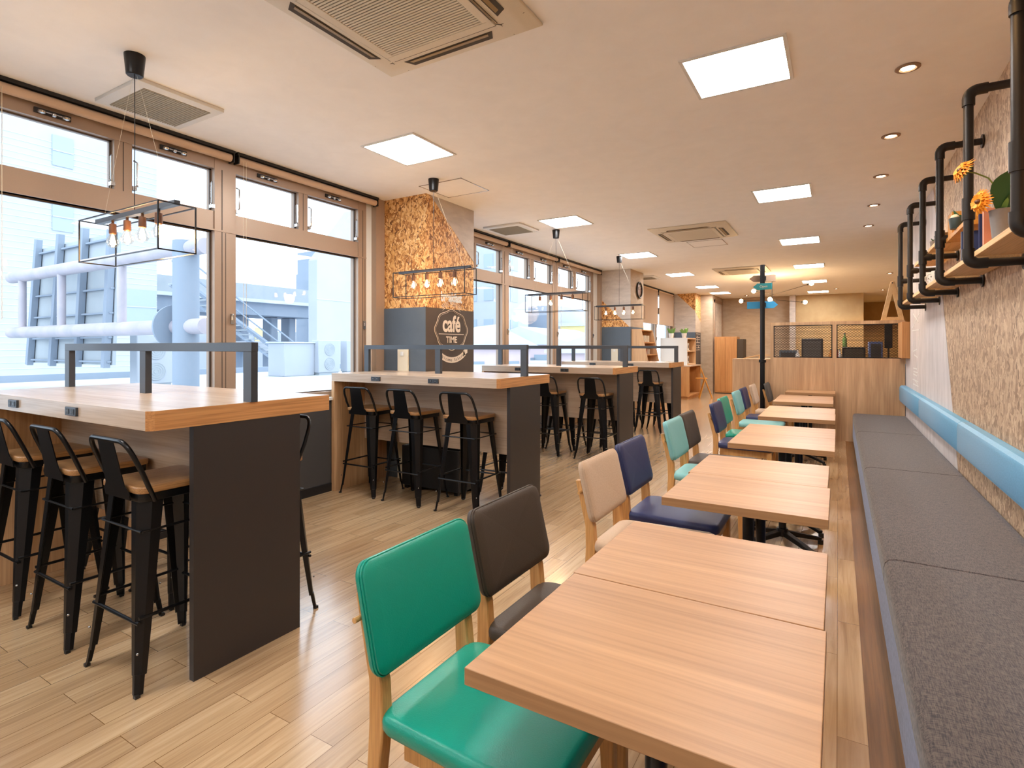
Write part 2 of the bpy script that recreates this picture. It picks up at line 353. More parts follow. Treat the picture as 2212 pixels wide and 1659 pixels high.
# faint white stencilled strokes on the grey wallpaper
mb = MB(); x = XR-t-.0008
def stroke(y0, z0, y1, z1, w=.012): mb.bar((x, y0, z0), (x, y1, z1), .0015, w, up=(0, y1-y0 == 0, 1) if False else (0, 0, 1)) if abs(z1-z0) < abs(y1-y0) else mb.bar((x, y0, z0), (x, y1, z1), .0015, w, up=(0, 1, 0))
for a in ((7.5, 1.70, 8.2, 1.55), (7.6, 1.60, 8.1, 1.72), (7.55, 1.515, 8.2, 1.52), (7.55, 1.515, 7.56, 1.40), (7.6, 1.45, 7.61, 1.33), (8.05, 1.45, 8.06, 1.33), (7.7, 1.30, 8.1, 1.27),
          (7.65, 1.20, 8.0, 1.23), (7.65, 1.17, 7.66, 1.08), (7.8, 1.16, 7.81, 1.08), (7.7, 1.07, 8.1, 1.07), (7.65, 1.03, 8.05, 1.03), (7.7, .99, 8.1, 1.0), (7.6, .93, 8.15, .935), (7.65, .90, 8.0, .94), (7.6, .88, 8.1, .88), (7.85, .88, 7.86, .81)):
    stroke(*a)
mb.build('stencilled_marks', 'white', wr, 'faint white stencilled strokes')
struct(MB().box(XR+.16, 3.6, 8.2, 8.36, 0, CEIL).build('wall_kitchen_side', 'amber_wall'))
struct(MB().box(3.5, 3.66, 8.36, 22, 0, CEIL).build('wall_kitchen_right', 'amber_wall'))
struct(MB().box(-4.26, XR, -3.12, -3, 0, CEIL).build('wall_rear', 'wallpaper'))
# window-side wall: dark wainscot below, windows above
mb = MB(); mb.box(-4.24, XW, -3, 15.75, 0, .835)
wl = struct(mb.build('wall_left', 'sillwall'))
mb = MB()
for y0, y1 in ((-3, -2.28), (3.95, 5.05), (9.86, 11.02), (15.55, 16.4)): mb.box(-4.24, -4.085, y0, y1, .835, CEIL)
mb.build('reveal', 'white', wl, 'white window reveal')
mb = MB()
for y0, y1 in ((4.045, 4.165), (10.11, 10.2), (15.62, 15.75)): mb.box(-4.085, -4.02, y0, y1, .0, CEIL)
mb.build('pilaster_trim', 'frame', wl, 'beige upright trim')
struct(MB().box(-4.22, -3.985, -3, 4.165, .835, .86).box(-4.22, -3.985, 4.98, 10.2, .835, .86).box(-4.22, -3.985, 11.0, 15.75, .835, .86).build('trim_2', 'white'))
struct(MB().box(XW, XW+.012, -3, 4.165, 0, .075).box(XW, XW+.012, 4.98, 10.2, 0, .075).box(XW, XW+.012, 11.0, 15.75, 0, .075).build('baseboard_left', 'blackplastic'))
# far end
struct(MB().box(-4.24, -3.10, 16.42, 18.1, 0, CEIL).build('wall_far_left', 'wallpaper_warm'))
struct(MB().box(-3.10, -1.22, YB, YB+.15, 0, CEIL).build('wall_far', 'wallpaper_warm'))
struct(MB().box(-1.07, .45, YB, YB+.15, 0, CEIL).box(.45, .60, YB, 22, 0, CEIL).build('wall_far_kitchen', 'amber_wall'))
struct(MB().box(.45, 3.6, 21.9, 22.05, 0, CEIL).build('wall_far_right', 'amber_wall'))
tag(MB().box(-1.22, -1.07, 17.78, 18.1, 0, CEIL).build('pillar', 'wallpaper'), 'slim pale square post against the far wall left of the amber wall', 'pillar')
d1 = struct(thing('door_1', '', '')); del d1['label']; del d1['category']
mb = MB(); mb.box(-3.10, -3.07, 16.62, 16.68, 0, 2.7).box(-3.10, -3.07, 17.72, 17.80, 0, 2.7).box(-3.10, -3.07, 16.62, 17.80, 2.62, 2.7); mb.build('door_frame', 'signbeige', d1)
MB().box(-3.098, -3.085, 16.68, 17.72, 0.01, 2.62).build('door_leaf', 'wallpaper', d1)
MB().bar((-3.07, 16.8, .95), (-3.07, 16.8, 1.15), .02, .02).build('door_handle', 'chrome', d1)

# ------------------------------------------------------------------ windows
GX = -4.12
def window(nm, y0, y1, thick, thin, zs=.86, latch=True):
    w = bpy.data.objects.new(nm, None); COL.objects.link(w); w['kind'] = 'structure'
    f = MB(); g = MB()
    f.box(GX-.05, GX+.055, y0, y1, 2.68, CEIL-.005)                      # head
    f.box(GX-.05, GX+.050, y0, y1, 2.205, 2.355)                          # transom
    f.box(GX-.05, GX+.062, y0, y1, 2.205, 2.218)
    f.box(GX-.05, GX+.055, y0, y1, zs, zs+.05)
    for a, b in thick: f.box(GX-.05, GX+.058, a, b, zs, CEIL-.005); g.box(GX+.058, GX+.060, a+.055, a+.062, zs+.05, 2.68); g.box(GX+.058, GX+.060, a+.085, a+.090, zs+.05, 2.2)
    for a, b in thin: f.box(GX-.05, GX+.05, a, b, 2.355, 2.68); g.box(GX+.05, GX+.052, (a+b)/2-.003, (a+b)/2+.003, 2.355, 2.68)
    f.build('window_frame', 'frame', w)
    # panes
    ends = [y0]+[v for ab in thick for v in ab]+[y1]
    lows = [(ends[i], ends[i+1]) for i in range(0, len(ends), 2)]
    allm = sorted(thick+thin); ends = [y0]+[v for ab in allm for v in ab]+[y1]
    ups = [(ends[i], ends[i+1]) for i in range(0, len(ends), 2)]
    for (a, b), (z0, z1) in [(q, (zs+.05, 2.205)) for q in lows]+[(q, (2.355, 2.68)) for q in ups]:
        if b-a < .08: continue
        MB().box(GX-.004, GX+.002, a, b, z0, z1).build('pane', 'glass', w)
        for p, q, r_, s_ in ((a, a+.014, z0, z1), (b-.014, b, z0, z1), (a, b, z0, z0+.010), (a, b, z1-.010, z1)): g.box(GX+.002, GX+.012, p, q, r_, s_)
    g.build('gasket', 'frame_dark', w)
    for a, b in ups:                                                    # stay arms and latch of every top sash
        if b-a < .3 or not latch: continue
        for yy, sg in ((a+.012, 1), (b-.012, -1)):
            mb = MB(); x0 = GX+.055
            mb.tube([(x0-.03, yy, 2.385), (x0+.012, yy+sg*.012, 2.41), (x0+.012, yy+sg*.012, 2.56), (x0-.01, yy, 2.575)], .0055, 6)
            mb.tube([(x0+.002, yy+sg*.02, 2.40), (x0+.002, yy+sg*.02, 2.56)], .004, 6).box(x0-.03, x0+.008, yy-.012, yy+.012, 2.375, 2.40)
            mb.build('stay_arm', 'chrome', w)
        c = (a+b)/2-.02; x0 = GX+.055; mb = MB(); mb.box(x0, x0+.012, c-.09, c+.09, 2.705, 2.735)
        lt = mb.build('latch', 'blackplastic', w)
        mb = MB()
        for k, r_ in ((-.06, .022), (0, .014), (.06, .022)): mb.lathe([(.004, -.012), (r_*.8, -.008), (r_, 0), (r_*.9, .006), (.004, .008)], (x0+.025, c+k, 2.712-abs(k)*0), 12)
        mb.box(x0, x0+.028, c-.065, c+.065, 2.712, 2.718); mb.build('latch_lever', 'chrome', lt)
    for a, b in thick[:]:
        mb = MB(); mb.box(GX+.058, GX+.072, b-.045, b-.02, 1.50, 1.58).tube([(GX+.07, b-.03, 1.575), (GX+.09, b-.05, 1.56), (GX+.09, b-.05, 1.53)], .006, 6); mb.build('crescent_lock', 'chrome', w)
    return w
window('window_1', -2.28, 3.95, [(-1.96, -1.79), (-.51, -.34), (.95, 1.115), (2.40, 2.57), (3.845, 3.95)], [(-1.23, -1.13), (.25, .35), (1.735, 1.84), (3.157, 3.254)])
window('window_2', 5.05, 9.86, [(5.05, 5.13), (6.535, 6.71), (8.11, 8.32), (9.73, 9.86)], [(5.80, 5.90), (7.34, 7.48), (8.93, 9.07)])
window('window_3', 11.02, 15.55, [(12.5, 12.66), (14.0, 14.16), (15.45, 15.55)], [])
# roller blinds
def roll_blind(y0, y1, label, drop=0.):
    t = thing('roller_blind', label, 'roller blind', (-4.02, (y0+y1)/2, CEIL), group=None)
    L = (y1-y0)/2
    MB().box(-.04, .035, -L, L, -.022, -.001).build('head_rail', 'blackplastic', t)
    MB().cyl((0, -L+.02, -.053), (0, L-.02, -.053), .030, n=20).build('fabric_roll', 'blindroll', t)
    for s in (-1, 1): MB().box(-.034, .034, s*L-.010*s-.004, s*L-.010*s+.004, -.088, -.02).build('end_bracket', 'blackplastic', t)
    if drop:
        MB().box(.024, .0265, -L+.03, L-.03, -drop, -.05).build('blind_fabric', 'blind', t); MB().cyl((.025, -L+.03, -drop), (.025, L-.03, -drop), .009, n=8).build('bottom_bar', 'frame', t)
    mb = MB()
    for dy in (-.012, .012): mb.tube([(.03, -L+.06+dy, -.06), (.03, -L+.06+dy, -1.35)], .0016, 5)
    mb.tube([(.03, -L+.048, -1.35), (.03, -L+.06, -1.37), (.03, -L+.072, -1.35)], .0016, 5)
    mb.build('pull_chain', 'cream', t)
    return t
roll_blind(-2.3, 1.07, 'rolled-up beige roller blind above the window panes at the left edge')
roll_blind(1.08, 2.52, 'rolled-up beige roller blind above the window behind the nearest pendant light')
roll_blind(2.54, 4.05, 'rolled-up beige roller blind ending just before the café lettering pillar')
roll_blind(5.0, 6.60, 'rolled-up beige roller blind just past the café lettering pillar')
roll_blind(6.62, 8.20, 'rolled-up beige roller blind above the middle of the second window')
roll_blind(8.22, 10.12, 'rolled-up beige roller blind ending at the clock pillar')
roll_blind(11.02, 14.05, 'taupe roller blind pulled down halfway, nearer of the two past the clock pillar', .92)
roll_blind(14.10, 15.60, 'taupe roller blind pulled down halfway, farther of the two past the clock pillar', .92)

# ------------------------------------------------------------------ pillars by the windows
def pillar(y0, y1, label):
    return thing('pillar', label, 'pillar', ((XW-3.472)/2, (y0+y1)/2, 0))
PX = -3.472
def local(t, mb, name, mat, label=None, bevel=0.):
    lx, ly, lz = t.location; mb.v = [(a-lx, b-ly, c-lz) for a, b, c in mb.v]
    return mb.build(name, mat, t, label, bevel)
# pillar 1
t = pillar(4.165, 4.98, 'strand board pillar with painted café lettering on its dark lower half')
local(t, MB().box(-4.085, PX, 4.165, 4.98, 1.715, CEIL), 'upper_cladding', 'osb')
mb = MB().box(-4.085, PX+.001, 4.164, 4.981, 0, 1.715); local(t, mb, 'lower_cladding', 'chalk', 'dark brown painted face')
local(t, MB().box(-4.08, PX, 4.158, 4.164, 0, 1.715), 'slate_face', 'slategrey', 'slate blue-grey painted side')
local(t, MB().prism([(PX, 4.235, CEIL), (PX, 4.982, CEIL), (PX, 4.982, 2.26)], (.0025, 0, 0)), 'wallpaper_corner', 'wallpaper', 'grey wallpaper triangle')
def onp(body, size, y, z, nm, sx=1., off=.0, dy=0., m='chalkwhite', x=PX+.0025):
    o = text(body, size, m, t, nm, (x-t.location.x, y-t.location.y, z), (0, 1, dy), (0, -dy, 1), .0006, sx, off); return o
CY = 4.578
onp('caf\u00e9', .235, CY, 1.555, 'cafe_lettering', .82, .006)
onp('TIME', .092, CY, 1.395, 'time_lettering', .95, .002)
onp('breakfast', .135, CY-.0, 1.835, 'breakfast_lettering', .72, .005, m='white')
mb = MB(); xx = PX+.0025
mb.box(xx, xx+.0012, CY-.215, CY+.215, 1.452, 1.459)
# scalloped frame
pts = []
for k in range(96):
    a = 2*math.pi*k/96; r = 1+.035*math.cos(8*a)
    pts.append((xx+.0006, CY+.275*r*math.cos(a), 1.50+.205*r*math.sin(a)))
mb.tube(pts, .0032, 5, closed=True)
pts = [(xx+.0006, CY+(p[1]-CY)*.93, 1.50+(p[2]-1.5)*.93) for p in pts]; mb.tube(pts, .0014, 4, closed=True)
local(t, mb, 'scalloped_frame', 'chalkwhite')
# ribbon banner and the small arch over it
def arcband(cy, cz, r0, r1, a0, a1, n=24):
    v = []; f = []
    for k in range(n+1):
        a = R(a0+(a1-a0)*k/n)
        for r in (r0, r1): v.append((xx+.0006, cy+r*math.sin(a), cz-r*math.cos(a)))
    for k in range(n): f.append((2*k, 2*k+1, 2*k+3, 2*k+2))
    return v, f
mb = MB(); mb.add(*arcband(CY+.01, 1.56, .345, .405, -36, 36))
mb.add([(xx+.0006, CY+.01+s*(.195+k*.075), 1.285+(.035 if k else 0)+q) for s in (1,) for k in (0, 1) for q in (0, -.06)], [(0, 1, 3, 2)])
mb.add([(xx+.0006, CY+.01-(.195+k*.075), 1.285+(.035 if k else 0)+q) for k in (0, 1) for q in (0, -.06)], [(0, 1, 3, 2)])
mb.add(*arcband(CY, 1.50, -.30, -.296, -38, 38)); mb.add(*arcband(CY, 1.50, -.25, -.246, -38, 38))
local(t, mb, 'ribbon_banner', 'chalkwhite')
body = 'Welcome Sakura'; n = len(body)
for i, ch in enumerate(body):
    if ch == ' ': continue
    a = R(-30+60*i/(n-1)); yy = CY+.01+.372*math.sin(a); zz = 1.56-.375*math.cos(a)
    text(ch, .045, 'chalk', t, 'ribbon_letter', (PX+.0035-t.location.x, yy-t.location.y, zz), (0, math.cos(a), math.sin(a)), (0, -math.sin(a), math.cos(a)), .0004)
body = 'GOOD MORNING'; n = len(body)
for i, ch in enumerate(body):
    if ch == ' ': continue
    a = R(-32+64*i/(n-1)); yy = CY+.273*math.sin(a); zz = 1.50+.273*math.cos(a)
    text(ch, .04, 'chalkwhite', t, 'arch_letter', (PX+.0025-t.location.x, yy-t.location.y, zz), (0, math.cos(a), -math.sin(a)), (0, math.sin(a), math.cos(a)), .0004)
# pillar 2
t = pillar(10.2, 11.0, 'grey papered pillar carrying the round wall clock')
local(t, MB().box(-4.085, -3.436, 10.2, 11.0, 1.715, CEIL), 'upper_cladding', 'wallpaper')
local(t, MB().box(-3.436, -3.4335, 10.2, 11.0, 1.715, CEIL), 'side_paper', 'wallpaper_warm', 'tan papered side')
local(t, MB().box(-4.085, -3.434, 10.199, 11.001, 0, 1.715), 'lower_cladding', 'slategrey', 'slate blue-grey painted base')
local(t, MB().prism([(-4.08, 10.2, 2.30), (-4.08, 10.2, 1.715), (-3.455, 10.2, 1.715)], (0, -.003, 0)), 'strand_board_corner', 'osb', 'strand board triangle')
# pillar 3
t = pillar(15.75, 16.42, 'far pillar with strand board corner and white writing on a dark strip')
local(t, MB().box(-4.085, -3.434, 15.75, 16.42, 1.74, CEIL), 'upper_cladding', 'wallpaper')
local(t, MB().box(-4.085, -3.433, 15.749, 16.42, 0, 1.74), 'lower_cladding', 'slategrey', 'slate painted base')
local(t, MB().prism([(-3.95, 15.75, CEIL), (-3.434, 15.75, CEIL), (-3.434, 15.75, 2.33)], (0, -.003, 0)), 'strand_board_corner', 'osb', 'strand board triangle')
local(t, MB().prism([(-3.434, 15.75, CEIL), (-3.434, 16.42, CEIL), (-3.434, 16.42, 2.05), (-3.434, 15.75, 2.3)], (.003, 0, 0)), 'strand_board_side', 'osb')
local(t, MB().prism([(-3.434, 15.75, 2.298), (-3.434, 16.42, 2.048), (-3.434, 16.42, 1.742), (-3.434, 15.75, 1.742)], (.002, 0, 0)), 'side_paper', 'wallpaper_warm')
local(t, MB().box(-3.433, -3.4325, 15.752, 16.42, 0, 1.74), 'chalk_side', 'chalk')
mb = MB()
for k, (z, h) in enumerate(((1.70, .02), (1.62, .05), (1.55, .03), (1.48, .07), (1.38, .02), (1.32, .05), (1.25, .03))):
    mb.box(-3.433, -3.4315, 15.86, 16.34, z-h/2, z-h/2+.012); mb.box(-3.433, -3.4315, 15.9+.04*k, 15.95+.04*k, z-h/2, z+h/2)
local(t, mb, 'writing_strokes', 'chalkwhite')
# cream cable ducts rising behind the bar tables
for y, lab in ((4.152, 'slim cream cable duct with socket on the café lettering pillar'), (10.187, 'slim cream cable duct with socket on the clock pillar')):
    t = thing('cable_duct', lab, 'cable duct', (-3.75, y, 0))
    MB().box(-.068, .068, -.016, .005, 0, 1.32).build('duct_cover', 'cream', t, bevel=.004)
    MB().box(-.02, .02, -.0225, -.02, 1.235, 1.275).box(.0-.003, .003, -.024, -.022, 1.24, 1.27).build('socket', 'white', t)
# wall clock
t = thing('wall_clock', 'round bronze wall clock high on the grey pillar', 'clock', (-3.433, 10.69, 2.46))
mb = MB(); mb.tube([(.02, .155*math.cos(2*math.pi*k/40), .155*math.sin(2*math.pi*k/40)) for k in range(40)], .016, 8, closed=True); mb.build('clock_rim', 'pipe', t)
mb = MB(); mb.cyl((.001, 0, 0), (.012, 0, 0), .15, n=40); mb.build('clock_face', 'copper', t)
mb = MB()
for k in range(12):
    a = 2*math.pi*k/12; mb.bar((.0135, .105*math.cos(a), .105*math.sin(a)), (.0135, .135*math.cos(a), .135*math.sin(a)), .002, .008, up=(1, 0, 0))
mb.build('hour_marks', 'cream', t)
mb = MB(); mb.bar((.016, 0, 0), (.016, -.06, .05), .003, .008, up=(1, 0, 0)).bar((.018, 0, 0), (.018, .03, .10), .003, .006, up=(1, 0, 0)); mb.build('clock_hands', 'cream', t)
# ================================================================== CEILING
LW = .475
def led(x, y, label):
    t = thing('led_panel', label, 'ceiling light', (x, y, CEIL), group='square recessed ceiling lights')
    mb = MB(); a = LW/2
    for p in ((-a-.018, a+.018, -a-.018, -a), (-a-.018, a+.018, a, a+.018), (-a-.018, -a, -a, a), (a, a+.018, -a, a)): mb.box(*p, -.008, .0)
    mb.build('light_frame', 'white', t, bevel=0)
    MB().box(-a, a, -a, a, -.005, -.001).build('diffuser', 'panel_light', t)
    return t
base = None
YL = [-2.40, .39, 3.18, 5.97, 8.74, 11.53, 14.3, 17.0]; YLeft = [-2.40, .40, 3.19, 5.98, 8.76, 11.52, 14.25, 16.0]  # first two of each row are unseen, added at row pitch to brighten the foreground
ords = ['unseen, second behind the viewpoint', 'unseen, just behind the viewpoint', 'nearest', 'second nearest', 'third nearest', 'fourth nearest', 'fifth nearest', 'farthest']
for i, y in enumerate(YL): led(-.47, y, 'glowing square panel, %s in the row over the dining tables' % ords[i])
for i, y in enumerate(YLeft): led(-2.82, y, 'glowing square panel, %s in the row over the bar table ends' % ords[i])
for o in [o for o in list(COL.objects) if o.name.startswith('led_panel')]: pass
# downlights over the bench
dproto = None
for i, y in enumerate([3.625, 4.735, 5.80, 6.95, 8.09]):
    lab = 'small round downlight over the bench, %s from the camera' % ['first', 'second', 'third', 'fourth', 'fifth'][i]
    if dproto is None:
        t = thing('downlight', lab, 'downlight', (.322, y, CEIL), group='round downlights over the bench')
        MB().lathe([(.034, -.001), (.058, -.001), (.058, -.006), (.040, -.010), (.034, -.004)], n=28).build('trim_ring', 'signbeige', t)
        MB().lathe([(.001, -.005), (.032, -.005), (.032, -.002), (.001, -.002)], n=24).build('lens', 'down', t); dproto = t
    else: dup(dproto, (.322, y, CEIL), None, lab)
for i, (x, y) in enumerate(((-.05, 16.4), (1.0, 17.3), (-2.3, 17.2), (.9, 13.5))):
    dup(dproto, (x, y, CEIL), None, ['small round downlight in front of the amber far wall', 'small round downlight beyond the wooden letter A', 'small round downlight above the tall wooden cabinet', 'small round downlight over the kitchen behind the partition'][i], group='round downlights at the far end')

def cassette(cx, cy, label):
    t = thing('air_conditioner', label, 'air conditioner', (cx, cy, CEIL))
    a = .475
    mb = MB(); rs = []
    for s, z in ((a, -.001), (a, -.012), (a-.06, -.034), (a-.10, -.036)): rs.append([(sx*s, sy*s, z) for sx, sy in ((-1, -1), (1, -1), (1, 1), (-1, 1))])
    mb.loft(rs); mb.build('casing', 'cream2', t, bevel=.006)
    g = .27
    mb = MB()
    mb.box(-g-.045, g+.045, -g-.045, -g, -.046, -.034).box(-g-.045, g+.045, g, g+.045, -.046, -.034).box(-g-.045, -g, -g, g, -.046, -.034).box(g, g+.045, -g, g, -.046, -.034)
    gf = mb.build('grille_frame', 'cream2', t, bevel=.004)
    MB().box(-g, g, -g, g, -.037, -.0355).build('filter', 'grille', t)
    mb = MB(); n = 34
    for k in range(n): y = -g+2*g*(k+.5)/n; mb.box(-g, g, y-.0050, y+.0050, -.045, -.041)
    for k in range(7): x = -g+2*g*(k+.5)/7; mb.box(x-.002, x+.002, -g, g, -.041, -.038)
    mb.build('grille_slats', 'cream2', gf)
    for k in range(4):                                       # outlets with their flaps
        M4 = Matrix.Rotation(R(90*k), 4, 'Z'); L = .27 if k != 0 else .27
        mb = MB(); pts = [(-L, .352), (L, .352), (L-.03, .405), (-L+.03, .405)]
        mb.prism([M4 @ Vector((p[0], p[1], -.0375)) for p in pts], (0, 0, .0015)); ou = mb.build('outlet', 'duct', t)
        mb = MB(); pts = [(-L+.03, .360, -.0385), (L-.03, .360, -.0385), (L-.045, .398, -.033), (-L+.045, .398, -.033)]
        mb.prism([M4 @ Vector(p) for p in pts], (0, 0, -.002)); mb.build('flap', 'flap', ou)
    mb = MB()
    for k in range(4):                                       # corner cover joints
        M4 = Matrix.Rotation(R(90*k), 4, 'Z')
        mb.bar(M4 @ Vector((.33, .33, -.0375)), M4 @ Vector((.33, .455, -.020)), .002, .002).bar(M4 @ Vector((.33, .33, -.0375)), M4 @ Vector((.455, .33, -.020)), .002, .002)
        mb.bar(M4 @ Vector((.31, .31, -.0375)), M4 @ Vector((.33, .33, -.0375)), .002, .002)
        mb.bar(M4 @ Vector((-.31, .325, -.0375)), M4 @ Vector((.31, .325, -.0375)), .002, .002)
    mb.build('joint_lines', 'duct', t)
    return t
ac = cassette(-1.655, 1.785, 'large cream ceiling air conditioner nearest the camera with slatted grille')
dup(ac, (-1.625, 7.36, CEIL), 0, 'cream ceiling air conditioner in mid room beside a small hatch')
dup(ac, (-1.62, 11.48, CEIL), 0, 'farthest cream ceiling air conditioner behind the signpost')
def vent(x0, x1, y0, y1, label):
    t = thing('ceiling_vent', label, 'ceiling vent', ((x0+x1)/2, (y0+y1)/2, CEIL)); a = (x1-x0)/2; b = (y1-y0)/2
    mb = MB(); mb.loft([[(sx*s*a, sy*s*b, z) for sx, sy in ((-1, -1), (1, -1), (1, 1), (-1, 1))] for s, z in ((1, -.001), (1, -.022), (.90, -.030))]); mb.build('vent_frame', 'white', t, bevel=.002)
    mb = MB(); mb.box(-a*.78, a*.78, -b*.78, b*.78, -.0325, -.029); mb.build('vent_panel', 'ventgrey', t)
    mb = MB()
    for k in range(26): y = -b*.78+1.56*b*(k+.5)/26; mb.box(-a*.78, a*.78, y-.0035, y+.0035, -.035, -.0325)
    mb.build('vent_slats', 'ventgrey', t)
    return t
vent(-3.87, -3.347, 1.545, 2.04, 'square ceiling vent behind the nearest pendant cord')
vent(-3.83, -3.303, 5.70, 6.21, 'square ceiling vent above the second window')
vent(-3.80, -3.32, 11.35, 11.85, 'small square ceiling vent past the clock pillar')
def hatch(x0, x1, y0, y1, label):
    t = thing('ceiling_hatch', label, 'ceiling hatch', ((x0+x1)/2, (y0+y1)/2, CEIL)); a = (x1-x0)/2; b = (y1-y0)/2
    mb = MB()
    for q in ((-a, a, -b, -b+.008), (-a, a, b-.008, b), (-a, -a+.008, -b, b), (a-.008, a, -b, b)): mb.box(*q, -.004, .0)
    mb.build('hatch_frame', 'chrome', t); MB().box(-a+.008, a-.008, -b+.008, b-.008, -.002, 0).build('hatch_panel', 'ceiling', t)
hatch(-3.375, -2.885, 3.945, 4.40, 'flush square ceiling hatch beside the second pendant canopy')
hatch(-1.875, -1.39, 8.03, 8.51, 'flush square ceiling hatch behind the mid-room air conditioner')

# ================================================================== PENDANT LAMPS
def pendant(y, label):
    t = thing('pendant_lamp', label, 'pendant lamp', (-3.125, y, CEIL), group='black wire-box pendant lamps')
    MB().lathe([(.001, -.108), (.034, -.108), (.039, -.103), (.048, -.010), (.048, -.001), (.001, -.001)], n=30).build('canopy', 'black', t)
    mb = MB()
    mb.tube([(0, 0, -.105), (.002, 0, -.4), (-.002, .001, -.62), (0, 0, -.80)], .0022, 6); mb.build('cord', 'black', t)
    mb = MB()
    for s in (-1, 1): mb.tube([(s*.02, 0, -.105), (s*.34, 0, -.815)], .0006, 4)
    mb.build('suspension_wire', 'cream', t)
    zt, zb, a, b, r = -.825, -1.05, .405, .087, .0032
    mb = MB()
    for z in (zt, zb):
        for s in (-1, 1): mb.bar((-a, s*b, z), (a, s*b, z), .006, .006).bar((s*a, -b, z), (s*a, b, z), .006, .006)
    for sx in (-1, 1):
        for sy in (-1, 1): mb.bar((sx*a, sy*b, zb-.003), (sx*a, sy*b, zt+.003), .006, .006)
    mb.build('wire_box', 'black', t)
    MB().box(-.405, .405, -.014, .014, zt-.004, zt+.020).build('light_bar', 'rail', t)
    for x in (-.235, -.078, .078, .235):
        h = MB().cyl((x, 0, zt-.001), (x, 0, zt-.018), .007, n=10).lathe([(.007, -.018), (.017, -.022), (.018, -.072), (.015, -.075)], (x, 0, zt), 16).build('lampholder', 'copper', t)
        MB().lathe([(.013, -.072), (.016, -.082), (.029, -.108), (.031, -.124), (.022, -.142), (.004, -.150)], (x, 0, zt), 16).build('bulb', 'bulbglass', h)
        mb = MB()
        for k in range(5):
            an = 2*math.pi*k/5; mb.tube([(x+.004*math.cos(an), .004*math.sin(an), zt-.086), (x+.013*math.cos(an), .013*math.sin(an), zt-.130)], .0022, 5)
        mb.ball((x, 0, zt-.106), .010, 8); mb.build('filament', 'bulb', h)
    return t
p0 = pendant(1.425, 'black wire-box pendant lamp hanging nearest the camera by the first window')
dup(p0, (-3.125, 3.855, CEIL), 0, 'black wire-box pendant lamp in front of the café lettering pillar')
dup(p0, (-3.125, 6.337, CEIL), 0, 'black wire-box pendant lamp in front of the second window')
dup(p0, (-3.125, 8.706, CEIL), 0, 'farthest black wire-box pendant lamp in front of the grey clock pillar')

# ================================================================== BAR TABLES
ZC = 1.083
def bar_table(yf, label, notch=False):
    t = thing('bar_table', label, 'bar table', (-3.085, yf, 0), group='high bar tables by the windows')
    xl, xr = -.915, .905
    D = .83; c = .022
    mb = MB(); pts = [(xl, 0), (xr-c, 0), (xr, c), (xr, D)]+([(-.36, D), (-.36, .685), (xl, .685)] if notch else [(xl, D)])
    mb.prism([(p[0], p[1], ZC-.075) for p in pts], (0, 0, .0745)); mb.build('tabletop', 'counter', t, bevel=.0015)
    mb = MB(); mb.box(xr, xr+.0012, c, D, ZC-.075, ZC-.001); mb.prism([(xr-c, -.0006, ZC-.075), (xr+.0006, c, ZC-.075), (xr+.0012, c, ZC-.075), (xr-c+.0006, -.0012, ZC-.075)], (0, 0, .074)); mb.build('end_band', 'counter_y', t, 'orange-brown wood edge band')
    MB().box(xr-.032, xr-.002, .165, D-.17, 0, ZC-.075).build('end_panel', 'charcoal', t, 'dark charcoal end panel')
    MB().box(xl, xl+.035, .0, .68 if notch else D, 0, ZC-.075).build('side_panel', 'counter_v', t)
    MB().box(xl+.035, xr-.032, .375, .405, .435, ZC-.075).build('modesty_panel', 'counter', t)
    mb = MB(); y = D/2-.012
    mb.box(xl-.0, xr+.012, y, y+.032, 1.300, 1.341)
    for x in (xl, -.03, xr-.048): mb.box(x, x+.058, y, y+.032, ZC-.001, 1.30)
    mb.build('divider_rail', 'rail', t, bevel=.0015)
    for s, yy in ((1, 0), (-1, D)):
        for x in (-.355, .28):
            if notch and yy and x < 0: x = -.12
            po = MB().box(x-.052, x+.052, yy-s*.010, yy+s*.001, ZC-.055, ZC-.018).build('power_outlet', 'rail', t, bevel=.002)
            mb = MB()
            for q in (-.024, .024): mb.box(x+q-.014, x+q+.014, yy-s*.0115, yy-s*.0095, ZC-.048, ZC-.025)
            mb.build('socket_face', 'blackplastic', po)
            mb = MB()
            for q in (-.024, .024):
                for u in (-.005, .005): mb.box(x+q+u-.001, x+q+u+.001, yy-s*.0125, yy-s*.011, ZC-.041, ZC-.031)
            mb.build('socket_slots', 'chrome', po)
    return t
YF = [1.04, 3.46, 5.92, 8.32]
b0 = bar_table(YF[0], 'high light-oak bar table nearest the camera with charcoal end panel')
bar_table(YF[1], 'high light-oak bar table in front of the café lettering pillar', True)
for y, lab in zip(YF[2:], ('high light-oak bar table, third from the camera, beside the second window', 'high light-oak bar table farthest from the camera by the clock pillar')): dup(b0, (-3.085, y, 0), 0, lab)
# dark crate below the second bar table
t = thing('storage_crate', 'low black crate on the floor under the second bar table', 'crate', (-3.20, 4.02, 0))
mb = MB(); 
for q in ((-.33, .33, -.13, -.115), (-.33, .33, .115, .13), (-.33, -.315, -.13, .13), (.315, .33, -.13, .13)): mb.box(*q, .05, .40)
mb.box(-.33, .33, -.13, .13, .03, .05); mb.build('crate_body', 'blackplastic', t, bevel=.006)
mb = MB()
for sx in (-1, 1):
    for sy in (-1, 1): mb.box(sx*.29-.02, sx*.29+.02, sy*.10-.02, sy*.10+.02, 0, .03)
mb.build('crate_feet', 'black', t)

